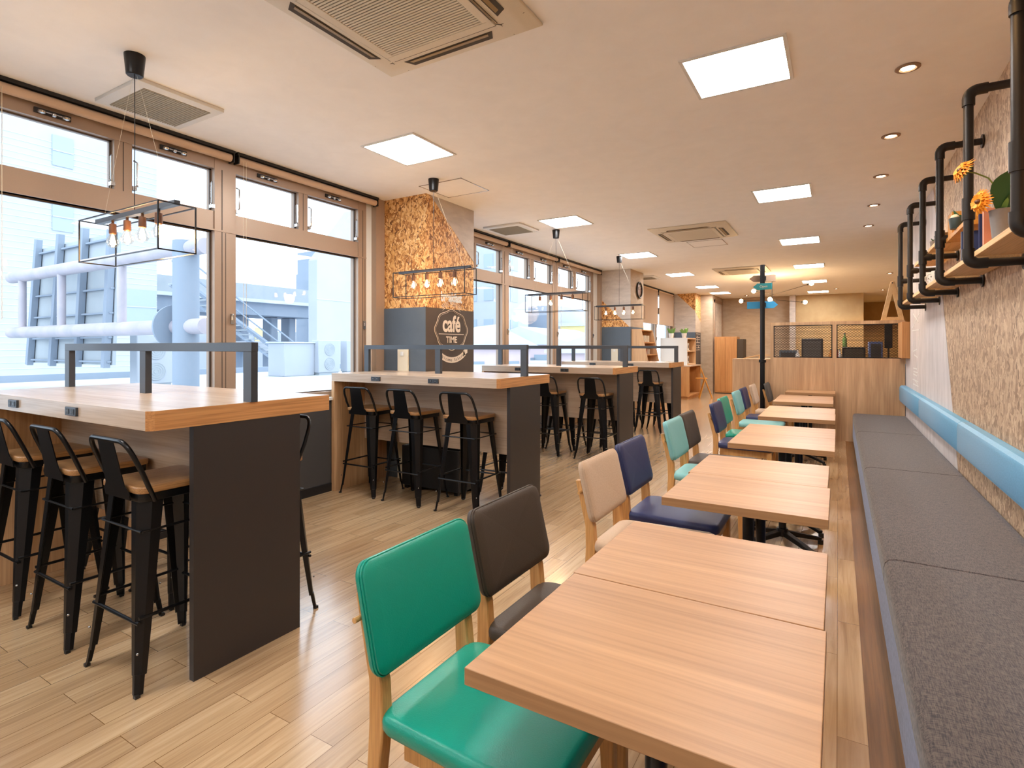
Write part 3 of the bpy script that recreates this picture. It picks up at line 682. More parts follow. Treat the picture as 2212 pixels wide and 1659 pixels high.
# ================================================================== BAR STOOLS
def stool_leg(sx, sy):
    def ring(cx, cy, z, w, c, th=.004):
        o = [(w, 0), (c, 0), (0, c), (0, w)]; i = [(th, w), (th, c+th*.4), (c+th*.4, th), (w, th)]
        return [(cx-sx*p[0], cy-sy*p[1], z) for p in o+i]
    mb = MB(); rs = []
    for k in range(7):
        q = k/6.; z = .742*(1-q)+.075*q; w = .082*(1-q)+.036*q; c = .040*(1-q)+.017*q
        rs.append(ring(sx*(.150+.052*q), sy*(.150+.043*q), z, w, c))
    mb.loft(rs)
    mb.loft([ring(sx*.202, sy*.193, .080, .030, .014), ring(sx*.212, sy*.2, .010, .026, .013)])
    return mb
def make_stool(label):
    t = thing('bar_stool', label, 'bar stool', group='black metal bar stools')
    mb = MB(); mb.pillow(rrect(.325, .325, .035, 5), .748, .776, .006, .001); mb.build('seat', 'stoolwood', t)
    mb = MB(); mb.pillow(rrect(.310, .310, .03, 4), .715, .749, .004, .0); mb.build('seat_pan', 'black', t)
    for sx, sy in ((-1, -1), (1, -1), (-1, 1), (1, 1)):
        l = stool_leg(sx, sy).build('leg', 'black', t)
        mb = MB(); mb.cyl((sx*.2035, sy*.1925, 0), (sx*.2035, sy*.1925, .014), .008, n=10); 
        mb.box(sx*.2035-.009, sx*.2035+.009, sy*.1925-.009, sy*.1925+.009, 0, .012); mb.build('foot_cap', 'blackplastic', l)
        mb = MB(); mb.ball((sx*.1975-sx*.004, sy*.188-sy*.004, .16), .005, 8)
        mb.v = [(a+sx*.003, b+sy*.003, c) for a, b, c in mb.v]; mb.build('bolt', 'chrome', l)
    mb = MB(); d = .183; e = .176; z = .265
    mb.tube([(-d, -e, z), (d, -e, z)], .007, 8).tube([(-d, e, z), (d, e, z)], .007, 8).tube([(-d, -e, z+.02), (-d, e, z+.02)], .007, 8).tube([(d, -e, z+.02), (d, e, z+.02)], .007, 8)
    mb.build('footrest', 'black', t); mb = MB()
    d = .158; e = .155; z = .605
    mb.tube([(-d, -e, z), (d, -e, z)], .005, 8).tube([(-d, e, z), (d, e, z)], .005, 8).tube([(-d, -e, z), (-d, e, z)], .005, 8).tube([(d, -e, z), (d, e, z)], .005, 8)
    mb.build('brace', 'black', t)
    # hoop back: rises from the sides, leans back, flat top with rounded shoulders
    P = []
    def Y(z): return -.150-(z-.75)*.16
    for z, x in ((.715, .158), (.76, .160), (.83, .166), (.90, .160)): P.append((x, -.105-(z-.715)*.42, z))
    for k in range(1, 8):
        a = R(90*k/7.5); P.append((.105+.053*math.cos(a), -.105-(.225+.0)*.42*1., .90+.06*math.sin(a)))
        P[-1] = (P[-1][0], -.105-(P[-1][2]-.715)*.42, P[-1][2])
    P2 = [(-x, y, z) for x, y, z in reversed(P)]
    mb = MB(); mb.tube(P+P2, .0095, 10); mb.build('back_hoop', 'black', t)
    mb = MB(); rs = []
    for z, w in ((.722, .100), (.748, .100), (.778, .074), (.86, .069), (.93, .064), (.958, .062)):
        y = -.165-(z-.722)*.18 if z < .78 else -.175-(z-.775)*.19
        rs.append([(-w, y, z), (w, y, z), (w, y-.004, z), (-w, y-.004, z)])
    mb.loft(rs); mb.build('back_splat', 'black', t, 'flat black metal back plate')
    return t
st0 = None
def place_stool(x, y, rz, label):
    global st0
    if st0 is None: st0 = make_stool(label); st0.location = (x, y, 0); st0.rotation_euler = (0, 0, rz); return st0
    return dup(st0, (x, y, 0), rz, label)
tn = ['nearest bar table', 'café pillar bar table', 'third bar table', 'farthest bar table']
xs = [(-3.63, -3.06, -2.468), (-3.68, -3.16, -2.585), (-3.66, -3.095, -2.475), (-3.66, -3.10, -2.535)]
near_rz = [(.0, .0, .0), (.02, -.01, .0), (.0, .02, -.02), (0, 0, .02)]
for ti in range(4):
    for k, x in enumerate(xs[ti]):
        pos = ['by the window', 'in the middle', 'next to the charcoal end panel'][k]
        place_stool(x, YF[ti]+.192, near_rz[ti][k], 'black metal stool, camera side of %s, %s' % (tn[ti], pos))
    for k, x in enumerate((-3.65, -3.08, -2.475)):
        if ti == 1 and k < 2: continue
        pos = ['by the window', 'in the middle', 'next to the charcoal end panel'][k]
        place_stool(x, YF[ti]+.632, math.pi, 'black metal stool, far side of %s, %s' % (tn[ti], pos))

# ================================================================== DINING TABLES
ZT = .70
def make_table(label):
    t = thing('dining_table', label, 'dining table', group='square oak dining tables')
    MB().box(-.30, .30, -.2575, .2575, ZT-.034, ZT).build('tabletop', 'oak', t, bevel=.0015)
    MB().cyl((0, 0, .10), (0, 0, ZT-.045), .023, n=18).build('column', 'black', t)
    MB().box(-.17, .17, -.02, .02, ZT-.046, ZT-.034).box(-.02, .02, -.15, .15, ZT-.046, ZT-.034).build('mounting_plate', 'black', t)
    mb = MB(); mb.cyl((0, 0, .075), (0, 0, .125), .034, n=16); mb.build('hub', 'black', t)
    for sx, sy in ((1, 1), (1, -1), (-1, 1), (-1, -1)):
        l = MB().bar((sx*.015, sy*.012, .095), (sx*.215, sy*.185, .035), .042, .034, w1=.030, h1=.022).build('base_arm', 'black', t, bevel=.004)
        MB().cyl((sx*.215, sy*.185, 0), (sx*.215, sy*.185, .030), .017, n=12).build('glide', 'blackplastic', l)
    return t
tb0 = None
TY = [(1.118, -.322), (1.637, -.327), (2.520, -.330), (3.037, -.340), (4.020, -.318), (4.537, -.318), (5.612, -.322), (6.130, -.326), (7.165, -.348), (7.683, -.352), (8.69, -.335)]
desc = ['light-oak dining table at the very front, over the teal chair', 'light-oak dining table directly behind the frontmost one', 'light-oak dining table beside the beige chair', 'light-oak dining table behind the one beside the beige chair',
        'light-oak dining table beside the nearer aqua chair', 'light-oak dining table just past the nearer aqua chair', 'light-oak dining table beside the navy chair that overlaps a teal one', 'light-oak dining table beside the farther teal chair',
        'light-oak dining table beside the farther aqua chair', 'light-oak dining table one before the last', 'light-oak dining table pushed nearest the mesh partition']
for (y, x), lab in zip(TY, desc):
    if tb0 is None: tb0 = make_table(lab); tb0.location = (x, y, 0)
    else: dup(tb0, (x, y, 0), None, lab)

# ================================================================== DINING CHAIRS
def make_chair(label, colour, mname):
    t = thing('dining_chair', label, 'chair', group=None)
    T = lambda z: -.178-(z-.45)*.235            # front plane of the back, leaning away from the table
    # upholstered seat: a little narrower at the back
    out = []
    for px, py in rrect(.47, .44, .045, 6, -.018, 0):
        k = 1-.09*(1-(px+.23)/.47); out.append((px, py*k))
    MB().pillow(out, .405, .455, .020, .007).build('seat', mname, t)
    MB().box(-.19, .19, -.165, -.145, .345, .408).box(-.19, .19, .145, .165, .345, .408).box(.17, .19, -.15, .15, .345, .408).box(-.20, -.18, -.15, .15, .345, .408).build('seat_frame', 'beech', t)
    # back pad
    z0, z1 = .545, .805; w = .43
    pts = rrect(w, z1-z0, .035, 6, 0, (z0+z1)/2)
    th = .036; ang = math.atan(.235)
    def P(y, z, d): return (T(z)-.016-d*math.cos(ang)+.02*(1-(abs(y)/(w/2))**2)*-1, y, z+d*math.sin(ang)*-1)
    mb = MB(); rs = []
    cy = 0; cz = (z0+z1)/2
    def ring(k, d): return [P(p[0]*k, cz+(p[1]-cz)*k, d) for p in pts]
    for k, d in ((.02, -.010), (.5, -.009), (.80, -.006), (.93, -.002), (.985, .004), (1., .012), (1., th-.010), (.985, th-.003), (.96, th), (.02, th)): rs.append(ring(k, d))
    bk = mb.loft(rs).build('backrest', mname, t)
    mb = MB(); mb.tube(ring(1.004, .010), .0022, 6, closed=True); mb.tube(ring(1.004, .018), .0016, 6, closed=True); mb.build('piping', mname, bk)
    for s in (-1, 1):
        # rear post: one piece from floor to the pad, splayed
        rs = []
        for z, x, wx, wy in ((0, -.300, .028, .030), (.20, -.272, .034, .034), (.42, -.256, .046, .036), (.52, -.262, .042, .034), (.715, -.322, .022, .030)):
            y = s*(.182-.014*min(1, z/.7)); rs.append([(x-wx/2, y-wy/2, z), (x+wx/2, y-wy/2, z), (x+wx/2, y+wy/2, z), (x-wx/2, y+wy/2, z)])
        MB().loft(rs).build('leg', 'beech', t, bevel=.004)
        MB().bar((.195, s*.185, .0), (.185, s*.175, .405), .026, .026, w1=.040, h1=.036).build('leg', 'beech', t, bevel=.004)
        mb = MB(); mb.cyl((-.300, s*.184, .668), (-.300, s*.218, .668), .007, n=10); mb.build('peg', 'beech', t)
    return t
CH = [('green', 1.142, -.690, .0, 'teal green chair at the very front beside the first table'),
      ('brown', 1.615, -.700, .0, 'dark brown chair next behind the frontmost teal green chair'),
      ('beige', 2.465, -.695, .0, 'beige cloth chair beside a navy chair'),
      ('navy', 2.975, -.710, .0, 'navy blue chair just behind the beige chair'),
      ('aqua', 3.99, -.735, .0, 'pale aqua chair nearer the camera, in front of a dark brown one'),
      ('brown', 4.450, -.745, .0, 'dark brown chair half hidden behind the nearer aqua chair'),
      ('navy', 5.40, -.700, .0, 'navy blue chair overlapping the farther teal green chair'),
      ('green', 5.98, -.735, .0, 'teal green chair halfway down the row behind a navy one'),
      ('aqua', 6.90, -.745, .0, 'pale aqua chair farther from the camera'),
      ('navy', 7.52, -.755, .0, 'navy blue chair farthest from the camera behind the farther aqua one'),
      ('beige', 8.25, -.735, .0, 'beige cloth chair by the signpost at the far end'),
      ('grey', 8.71, -.600, .0, 'dark grey chair by the partition, last in the row')]
protos = {}
for m, y, x, rz, lab in CH:
    if m not in protos: c = make_chair(lab, m, m); protos[m] = c; c.location = (x, y, 0); c.rotation_euler = (0, 0, rz)
    else: dup(protos[m], (x, y, 0), rz, lab)

# ================================================================== BENCH
t = thing('bench', 'long upholstered wall bench with woven grey-blue seat', 'bench', (.475, 3, 0))
segs = [(-2.75, -.95), (-.95, .86), (.86, 2.875), (2.875, 5.0), (5.0, 7.09), (7.09, 8.955)]
for y0, y1 in segs:
    # cushion section with rounded front edge
    pts = [(.766, .30), (.766, .398), (.215, .402), (.188, .396), (.174, .380), (.170, .36), (.170, .30)]
    mb = MB(); rs = []
    for y, k in ((y0+.001, .006), (y0+.008, 0), (y1-.008, 0), (y1-.001, .006)):
        rs.append([(px-.475-(k if px > .5 else -k), y-3, pz-(k if pz > .31 else 0)) for px, pz in pts])
    mb.loft(rs); mb.build('seat_cushion', 'benchfab', t)
mb = MB(); mb.box(.171-.475, .766-.475, -5.75, 5.95, .075, .300); mb.build('bench_front', 'benchblue', t, 'blue fabric front face')
mb = MB(); mb.box(.235-.475, .77-.475, -5.75, 5.95, 0, .075); mb.build('plinth', 'blackplastic', t)
t = thing('back_cushion', 'long sky-blue padded back rest fixed to the wall above the bench', 'back cushion', (.74, 3, .70))
for y0, y1 in ((-2.75, -1.45), (-1.45, .65), (.65, 2.75), (2.75, 4.81), (4.81, 6.9), (6.9, 8.95)):
    pts = [(.030, -.105), (.030, .110), (-.015, .110), (-.034, .095), (-.040, .07), (-.040, -.08), (-.030, -.105)]
    mb = MB(); rs = []
    for y, k in ((y0+.001, .005), (y0+.008, 0), (y1-.008, 0), (y1-.001, .005)):
        rs.append([(px+(k if px < 0 else 0), y-3, pz*(1-k*6)) for px, pz in pts])
    mb.loft(rs); mb.build('cushion_section', 'skyblue', t)
# ================================================================== PIPE SHELVES ON THE BENCH WALL
PXX, ZB, ZTP, ZM = .558, 1.736, 2.600, 2.010
BY = [2.636, 3.513, 4.413, 5.243, 6.097, 7.0]
def bracket(y, label, mid=True):
    t = thing('pipe_bracket', label, 'shelf bracket', (XR, y, 0), group='black pipe brackets on the bench wall')
    r = .0205; X = PXX-XR; e = .040
    mb = MB(); path = [(-.004, 0, ZTP), (X+e, 0, ZTP)]
    for k in range(1, 6): a = R(90*k/6); path.append((X+e-e*math.sin(a), 0, ZTP-e+e*math.cos(a)))
    path += [(X, 0, ZTP-e), (X, 0, ZB+e)]
    for k in range(1, 6): a = R(90*k/6); path.append((X+e-e*math.cos(a), 0, ZB+e-e*math.sin(a)))
    path += [(X+e, 0, ZB), (-.004, 0, ZB)]
    mb.tube(path, r, 14); mb.build('pipe', 'pipe', t)
    mb = MB(); R2 = .0265                                   # elbow collars and the tee
    pe = [(X+e+.035, 0, ZTP), (X+e, 0, ZTP)]
    for k in range(1, 6): a = R(90*k/6); pe.append((X+e-e*math.sin(a), 0, ZTP-e+e*math.cos(a)))
    pe += [(X, 0, ZTP-e), (X, 0, ZTP-e-.035)]
    mb.tube(pe, R2, 14); mb.build('elbow', 'pipe', t); mb = MB()
    pe = [(X, 0, ZB+e+.035), (X, 0, ZB+e)]
    for k in range(1, 6): a = R(90*k/6); pe.append((X+e-e*math.cos(a), 0, ZB+e-e*math.sin(a)))
    pe += [(X+e, 0, ZB), (X+e+.035, 0, ZB)]
    mb.tube(pe, R2, 14); mb.build('elbow', 'pipe', t)
    mb = MB(); mb.cyl((X, 0, ZM-.055), (X, 0, ZM+.055), R2, n=14)
    if mid: mb.cyl((X, 0, ZM), (X+.055, 0, ZM), R2, n=14)
    mb.build('tee', 'pipe', t)
    if mid: MB().cyl((X, 0, ZM), (-.004, 0, ZM), r, n=14).build('middle_arm', 'pipe', t)
    for z in (ZTP, ZB)+((ZM,) if mid else ()):
        MB().cyl((-.011, 0, z), (-.0045, 0, z), .042, n=20).build('flange', 'pipe', t)
    return t
br0 = bracket(BY[0], 'thick black pipe bracket at the right edge of view beside the sunflower pot', False)
dup(br0, (XR, BY[1], 0), 0, 'black pipe bracket crossed by the upper sunflower, second from the right edge')
br1 = bracket(BY[2], 'black pipe bracket beside the dark cactus pot, third from the right edge')
dup(br1, (XR, BY[3], 0), 0, 'black pipe bracket fourth from the right edge, beside the white jars')
dup(br1, (XR, BY[4], 0), 0, 'black pipe bracket fifth from the right edge')
dup(br1, (XR, BY[5], 0), 0, 'farthest black pipe bracket next to the wooden letter A')
def board(y0, y1, z, label, mt='pine', x0=PXX+.028, x1=XR-.014):
    o = MB().box(x0, x1, y0, y1, z, z+.026).build('shelf_board', mt, bevel=.002); tag(o, label, 'shelf board', 'pine boards on the pipe brackets'); return o
zl = ZB+.0275
board(BY[0]-.42, BY[1]-.05, zl, 'lower pine shelf board carrying the grey sunflower pot', x0=.572)
board(BY[1]+.055, BY[2]-.05, zl, 'lower pine shelf board under the navy books, second from the right edge', x0=.572)
board(BY[2]+.055, BY[3]-.05, zl, 'lower pine shelf board under the white jars', x0=.572)
board(BY[3]+.055, BY[4]-.05, zl, 'lower pine shelf board fourth from the right edge', x0=.572)
board(BY[4]+.055, BY[5]-.05, zl, 'farthest lower pine shelf board', x0=.572)
zm = ZM+.0275
board(BY[2]+.055, BY[3]-.05, zm, 'middle pine shelf board with two tiny potted plants')
board(BY[3]+.055, BY[4]-.05, zm, 'middle pine shelf board, farther one behind the tiny plants')
board(BY[1]+.28, BY[2]-.025, 1.981, 'middle pine shelf board under the dark cactus pot', 'yellowwood')
zl2 = zl+.026; zm2 = zm+.026
# sunflowers in a grey pot
def flower(parent, c, nrm, r, nm='flower_head'):
    n = Vector(nrm).normalized(); a = n.orthogonal().normalized(); b = n.cross(a)
    C_ = Vector(c); mb = MB()
    for lay, (cnt, rr, lift) in enumerate(((22, r, .000), (20, r*.86, .007), (16, r*.66, .013))):
        for k in range(cnt):
            an = 2*math.pi*(k+.5*lay)/cnt+random.uniform(-.08, .08); d = a*math.cos(an)+b*math.sin(an); sd = n.cross(d); L = rr*random.uniform(.88, 1.08); w = r*.15
            base = C_+d*r*.16+n*lift; v = [base-sd*w*.35, base+sd*w*.35, base+d*L*.5+sd*w*.62+n*(lift*.4+.004), base+d*L*.5-sd*w*.62+n*(lift*.4+.004), base+d*(L-r*.16)+n*(lift*.2-.006)]
            mb.add(v+[p-n*.0012 for p in v], [(0, 1, 2, 3), (3, 2, 4), (8, 7, 6, 5), (8, 9, 7)])
    h = mb.build(nm, 'petal', parent, smooth=False)
    mb = MB()
    for k in range(18):
        an = 2*math.pi*k/18; d = a*math.cos(an)+b*math.sin(an); mb.bar(C_-n*.008+d*r*.1, C_-n*.016+d*r*.50, .006, .0015, up=n, w1=.0015)
    mb.ball(C_-n*.010, r*.20, 10, .7); mb.build('calyx', 'lightgreen', h)
    mb = MB(); mb.ball(C_+n*.010, r*.26, 12, .7); mb.build('flower_disc', 'copper', h)
t = thing('sunflower_pot', 'orange sunflowers in a tapered grey pot on the lower shelf board', 'potted flowers', (.607, 3.11, zl2))
MB().lathe([(.001, 0), (.030, 0), (.034, .004), (.044, .118), (.047, .122), (.043, .124), (.040, .110), (.001, .108)], n=28).build('pot', 'pot_grey', t)
MB().tube([(0, 0, .10), (-.005, .01, .16), (-.012, .02, .22), (-.04, .03, .275), (-.085, .03, .305), (-.115, .02, .312)], .0032, 6).build('stem', 'stem', t)
MB().tube([(0, 0, .10), (-.01, .0, .14), (-.03, -.0, .165), (-.055, -.0, .170)], .0035, 6).build('stem', 'stem', t)
flower(t, (-.128, .02, .318), (-.75, -.25, .45), .060)
flower(t, (-.070, .0, .168), (-.80, -.45, .05), .060)
def leafblade(base, tip, w, bend=(0, 0, 0), n=8, fold=.15):
    B, T_ = Vector(base), Vector(tip); ax = (T_-B); up = Vector((0, 0, 1)); sd = ax.cross(Vector((0, 1, .2))).normalized(); mb_v = []; fs = []
    nr = ax.cross(sd).normalized()
    for k in range(n+1):
        q = k/n; ww = w*math.sin(math.pi*min(.98, q*.85+.12))**.8*(1 if k < n else .05); p = B+ax*q+Vector(bend)*math.sin(math.pi*q)
        mb_v += [p-sd*ww+nr*ww*fold, p, p+sd*ww+nr*ww*fold]
    for k in range(n): o = 3*k; fs += [(o, o+1, o+4, o+3), (o+1, o+2, o+5, o+4)]
    m_ = len(mb_v); nv = [p-nr*.0012 for p in mb_v]; fs2 = [tuple(i+m_ for i in reversed(f)) for f in fs]
    return mb_v+nv, fs+fs2
mb = MB(); mb.add(*leafblade((.01, -.01, .11), (.045, -.05, .285), .062, (-.01, 0, .02))); mb.build('leaf', 'leaf', t)
mb = MB(); mb.add(*leafblade((.01, .01, .11), (.09, -.06, .21), .040)); mb.build('leaf', 'leaf', t)
mb = MB(); mb.add(*leafblade((0, 0, .115), (-.03, -.02, .16), .012)); mb.add(*leafblade((0, 0, .115), (.01, -.045, .165), .010)); mb.add(*leafblade((0, 0, .115), (.045, .02, .15), .012)); mb.build('young_leaf', 'lightgreen', t)
# books
def book(name, label, x, y, z, w, h, th, mt, rz=0., group=None):
    t = thing(name, label, 'book', (x, y, z), rz, group)
    MB().box(-w/2, w/2, -th/2, -th/2+.003, 0, h).box(-w/2, w/2, th/2-.003, th/2, 0, h).box(-w/2-.0, -w/2+.004, -th/2, th/2, 0, h).build('cover', mt, t, bevel=.0008)
    MB().box(-w/2+.004, w/2-.004, -th/2+.003, th/2-.003, .004, h-.004).build('pages', 'paper', t)
book('book', 'navy blue book standing behind the grey sunflower pot', .655, 3.435, zl2, .14, .175, .022, 'bluebook')
book('book', 'salmon pink book standing against the grey sunflower pot', .655, 3.345, zl2, .14, .180, .028, 'pinkbook')
book('book', 'tall navy book upright on the second lower shelf board', .66, 3.85, zl2, .16, .165, .022, 'bluebook')
book('book', 'navy book leaning next to the tall navy one', .675, 3.885, zl2, .14, .155, .024, 'bluebook')
def small_pot(name, label, x, y, z, r, h, mt, kind='succulent', cat='potted plant'):
    t = thing(name, label, cat, (x, y, z))
    MB().lathe([(.001, 0), (r*.80, 0), (r*.84, .003), (r, h-.004), (r, h), (r*.88, h), (r*.85, h-.012), (.001, h-.012)], n=22).build('pot', mt, t)
    mb = MB()
    if kind == 'cactus': mb.ball((-r*.3, 0, h+.006), r*.5, 12, .8)
    if kind == 'cactus': mb.build('cactus', 'paper', t, 'pale round cactus'); mb = MB()
    n = 10 if kind != 'bush' else 26
    for k in range(n):
        a = random.uniform(0, 6.28); L = r*(random.uniform(.7, 1.2) if kind != 'bush' else random.uniform(.6, 1.9)); b = (r*.3 if kind == 'cactus' else 0, 0, h-.012)
        e = Vector((b[0]+math.cos(a)*L*.7, math.sin(a)*L*.7, h+L*random.uniform(.4, 1.2))); mb.add(*leafblade(b, e, r*.16))
    mb.build('leaves', 'leaf' if kind != 'bush' else 'lightgreen', t)
    return t
small_pot('cactus_pot', 'dark green glazed pot with a pale cactus on the middle shelf board', .595, 4.05, 2.007, .043, .062, 'pot_dark', 'cactus')
tag(MB().box(.59, .755, 4.20, 4.215, 2.007, 2.14).box(.59, .605, 4.215, 4.33, 2.007, 2.14).box(.74, .755, 4.215, 4.33, 2.007, 2.14).box(.59, .755, 4.33, 4.345, 2.007, 2.14).build('wooden_box', 'yellowwood', bevel=.001), 'honey-coloured open wooden box behind the cactus pot', 'box')
small_pot('potted_plant', 'small leafy plant in a dark pot behind the navy and pink books', .66, 3.62, zl2, .032, .045, 'pot_dark', 'bush')
small_pot('potted_plant', 'tiny succulent in a grey pot on the middle shelf board, farther of the two', .615, 5.10, zm2, .030, .045, 'pot_grey')
small_pot('potted_plant', 'tiny succulent in a dark pot on the middle shelf board, nearer of the two', .620, 4.90, zm2, .034, .050, 'pot_dark')
t = thing('glass_jar', 'small clear jar on the second lower shelf board', 'jar', (.66, 4.22, zl2))
MB().lathe([(.001, 0), (.026, 0), (.028, .004), (.028, .05), (.020, .06), (.020, .07), (.001, .07)], n=18).build('jar', 'chrome', t)
for i, (x, y, lab) in enumerate(((.618, 5.0, 'white spotted mug on the lower board, nearer of two'), (.618, 5.135, 'white spotted mug on the lower board, farther of two'))):
    t = thing('mug', lab, 'mug', (x, y, zl2)); MB().lathe([(.001, 0), (.032, 0), (.036, .004), (.036, .085), (.033, .085), (.033, .008), (.001, .008)], n=20).build('mug_body', 'white', t)
    MB().tube([(-.034, .0, .02), (-.056, .0, .03), (-.056, 0, .06), (-.034, 0, .07)], .004, 6).build('mug_handle', 'white', t)
    mb = MB()
    for k in range(9): a = k*2.4; mb.ball((.0355*math.cos(a), .0355*math.sin(a), .015+.0075*k), .005, 6)
    mb.build('spots', 'blackplastic', t)

# ================================================================== MESH PARTITION AND COUNTER AT THE FAR END
YP = 8.97
t = thing('partition', 'oak-panelled partition with expanded metal mesh windows across the far end of the bench', 'partition', (-.05, YP, 0))
def P_(mb, name, mat, label=None, bevel=0., par=None):
    mb.v = [(a+.05, b-YP, c) for a, b, c in mb.v]; return mb.build(name, mat, par or t, label, bevel)
P_(MB().box(-.871, -.045, YP, YP+.09, 0, 1.168).box(-.042, .765, YP, YP+.09, 0, 1.168), 'lower_panel', 'part')
mb = MB(); mb.box(-.871, .765, YP, YP+.09, 1.640, 1.686)
for a, b in ((-.871, -.828), (-.073, -.022), (.728, .765)): mb.box(a, b, YP, YP+.09, 1.168, 1.640)
P_(mb, 'upper_frame', 'part')
for a, b in ((-.828, -.073), (-.022, .728)):
    z0, z1 = 1.168, 1.640; mb = MB(); y = YP+.02
    for q in ((a, b, z0, z0+.012), (a, b, z1-.012, z1), (a, a+.012, z0, z1), (b-.012, b, z0, z1)): mb.box(q[0], q[1], y-.008, y+.008, q[2], q[3])
    for cx, cz, sx, sz in ((a, z1, 1, -1), (b, z1, -1, -1)): mb.prism([(cx, y-.006, cz), (cx+sx*.055, y-.006, cz), (cx+sx*.012, y-.006, cz+sz*.014), (cx, y-.006, cz+sz*.055)], (0, .012, 0))
    fr = P_(mb, 'mesh_frame', 'black')
    mb = MB(); cw, ch = .040, .0172; nx = int((b-a)/cw); cw = (b-a)/nx; nz = int((z1-z0)/ch)
    for k in range(nz+1):
        zz = z0+ch*k
        for i in range(nx*2):
            s0 = (i+k) % 2; x0 = a+cw/2*i; za = zz+(ch/2 if s0 else 0)*.92; zb_ = zz+(0 if s0 else ch/2)*.92
            mb.bar((x0, y, za), (x0+cw/2, y, zb_), .004, .0072, up=(0, 0, 1))
    P_(mb, 'expanded_mesh', 'pipe', par=fr)
P_(MB().box(.69, .768, 8.44, YP-.002, 1.18, 1.640), 'end_box', 'cabwood', 'orange wooden end box against the wall')
t = thing('short_counter', 'short oak-panelled counter left of the mesh partition', 'counter', (-1.14, YP, 0))
def P_(mb, name, mat, label=None, bevel=0., par=None):
    mb.v = [(a+1.14, b-YP, c) for a, b, c in mb.v]; return mb.build(name, mat, par or t, label, bevel)
P_(MB().box(-1.403, -.873, YP, YP+.55, 0, 1.12), 'panel', 'part'); P_(MB().box(-1.403, -.873, YP-.002, YP+.56, 1.12, 1.142), 'worktop', 'part')
tag(MB().bar((-1.28, 9.2, 1.144), (-1.05, 9.3, 1.20), .02, .012).bar((-1.05, 9.3, 1.20), (-.90, 9.35, 1.195), .02, .012).bar((-1.06, 9.3, 1.144), (-1.06, 9.3, 1.20), .015, .015).build('menu_stand', 'pine'), 'slanted pale wooden stand on top of the short counter', 'stand')
# letter A
t = thing('letter_a', 'pale wooden letter A standing on top of the mesh partition', 'decorative letter', (.630, YP+.045, 1.686))
mb = MB(); th = .035
mb.prism([(-.132, -th/2, 0), (-.076, -th/2, 0), (.022, -th/2, .46), (.018, -th/2, .52), (-.014, -th/2, .53), (-.028, -th/2, .50)], (0, th, 0)).build('left_stroke', 'pine', t, bevel=.003)
mb = MB(); mb.prism([(.132, -th/2, 0), (.076, -th/2, 0), (-.022, -th/2+.0005, .46), (-.018, -th/2+.0005, .52), (.014, -th/2+.0005, .53), (.028, -th/2+.0005, .50)], (0, th-.001, 0)).build('right_stroke', 'pine', t, bevel=.003)
MB().box(-.095, .095, -th/2+.001, th/2-.001, .0, .045).build('crossbar', 'pine', t, bevel=.003)
mb = MB(); mb.cyl((0, -th/2-.003, .505), (0, -th/2+.002, .505), .009, n=12).build('hole', 'duct', t)
# ================================================================== SIGNPOST
XS, YS = -.968, 8.87
t = thing('signpost', 'tall black signpost with three coloured arrow boards', 'signpost', (XS, YS, 0))
MB().cyl((0, 0, 0), (0, 0, 2.54), .033, n=24).build('pole', 'black', t)
MB().lathe([(.036, 1.09), (.050, 1.095), (.050, 1.135), (.036, 1.14)], n=24).build('collar', 'black', t)
def arrow(w, h, point, z, x0, mt, nm, y=-.045, rz=0., txt=None):
    tp = .06; L0, L1 = x0, x0+w
    pts = [(L0, -h/2), (L1, -h/2), (L1, h/2), (L0, h/2)] if not point else None
    if point < 0: pts = [(L0, 0), (L0+tp, -h/2), (L1, -h/2), (L1, h/2), (L0+tp, h/2)]
    if point > 0: pts = [(L0, -h/2), (L1-tp, -h/2), (L1, 0), (L1-tp, h/2), (L0, h/2)]
    mb = MB(); M3 = Matrix.Rotation(rz, 3, 'Z'); mb.prism([M3 @ Vector((a, y, z+b)) for a, b in pts], M3 @ Vector((0, .014, 0)))
    o = mb.build(nm, mt, t, bevel=.002)
    if txt:
        q = M3 @ Vector(((L0+L1)/2+.02, y-.002, z)); xd = M3 @ Vector((1, 0, 0)); tx = text(txt, .048, 'chalkwhite', t, 'sign_lettering', q, xd, (0, 0, 1), .001); tx.parent = o
    return o
arrow(.36, .095, -1, 2.345, -.175, 'signbeige', 'arrow_board', .045, .22)
arrow(.26, .095, -1, 2.215, -.12, 'signteal', 'arrow_board', -.055, -.12, 'Open')
arrow(.42, .105, 1, 1.950, -.21, 'signblue', 'arrow_board', .045, .12)
for z in (2.345, 1.95): MB().box(.0, .045, .0, .05, z-.03, z+.03).build('board_clamp', 'black', t)
# ================================================================== CHANDELIER
t = thing('chandelier', 'black branching chandelier with warm round bulbs behind the signpost', 'chandelier', (-1.19, 12.6, CEIL))
MB().lathe([(.001, -.03), (.06, -.03), (.065, -.002), (.001, -.002)], n=24).build('canopy', 'black', t)
MB().cyl((0, 0, -.03), (0, 0, -.62), .007, n=8).build('stem', 'black', t)
for k, (dx, dy, dz, hub) in enumerate(((-.60, .25, -.50, -.52), (-.28, -.35, -.36, -.40), (.55, .55, -.55, -.52), (.70, -.40, -.27, -.42), (.02, -.55, -.56, -.50), (-.1, .6, -.45, -.42))):
    v = Vector((dx, dy, dz)); h = Vector((0, 0, hub)); u = (v-h).normalized()
    a = MB().tube([h-u*.08, v], .0045, 6).build('arm', 'black', t)
    MB().cyl(v-u*.045, v+u*.005, .014, n=10).build('lampholder', 'black', a)
    MB().ball(v+u*.045, .045, 14).build('globe_bulb', 'globe', a)
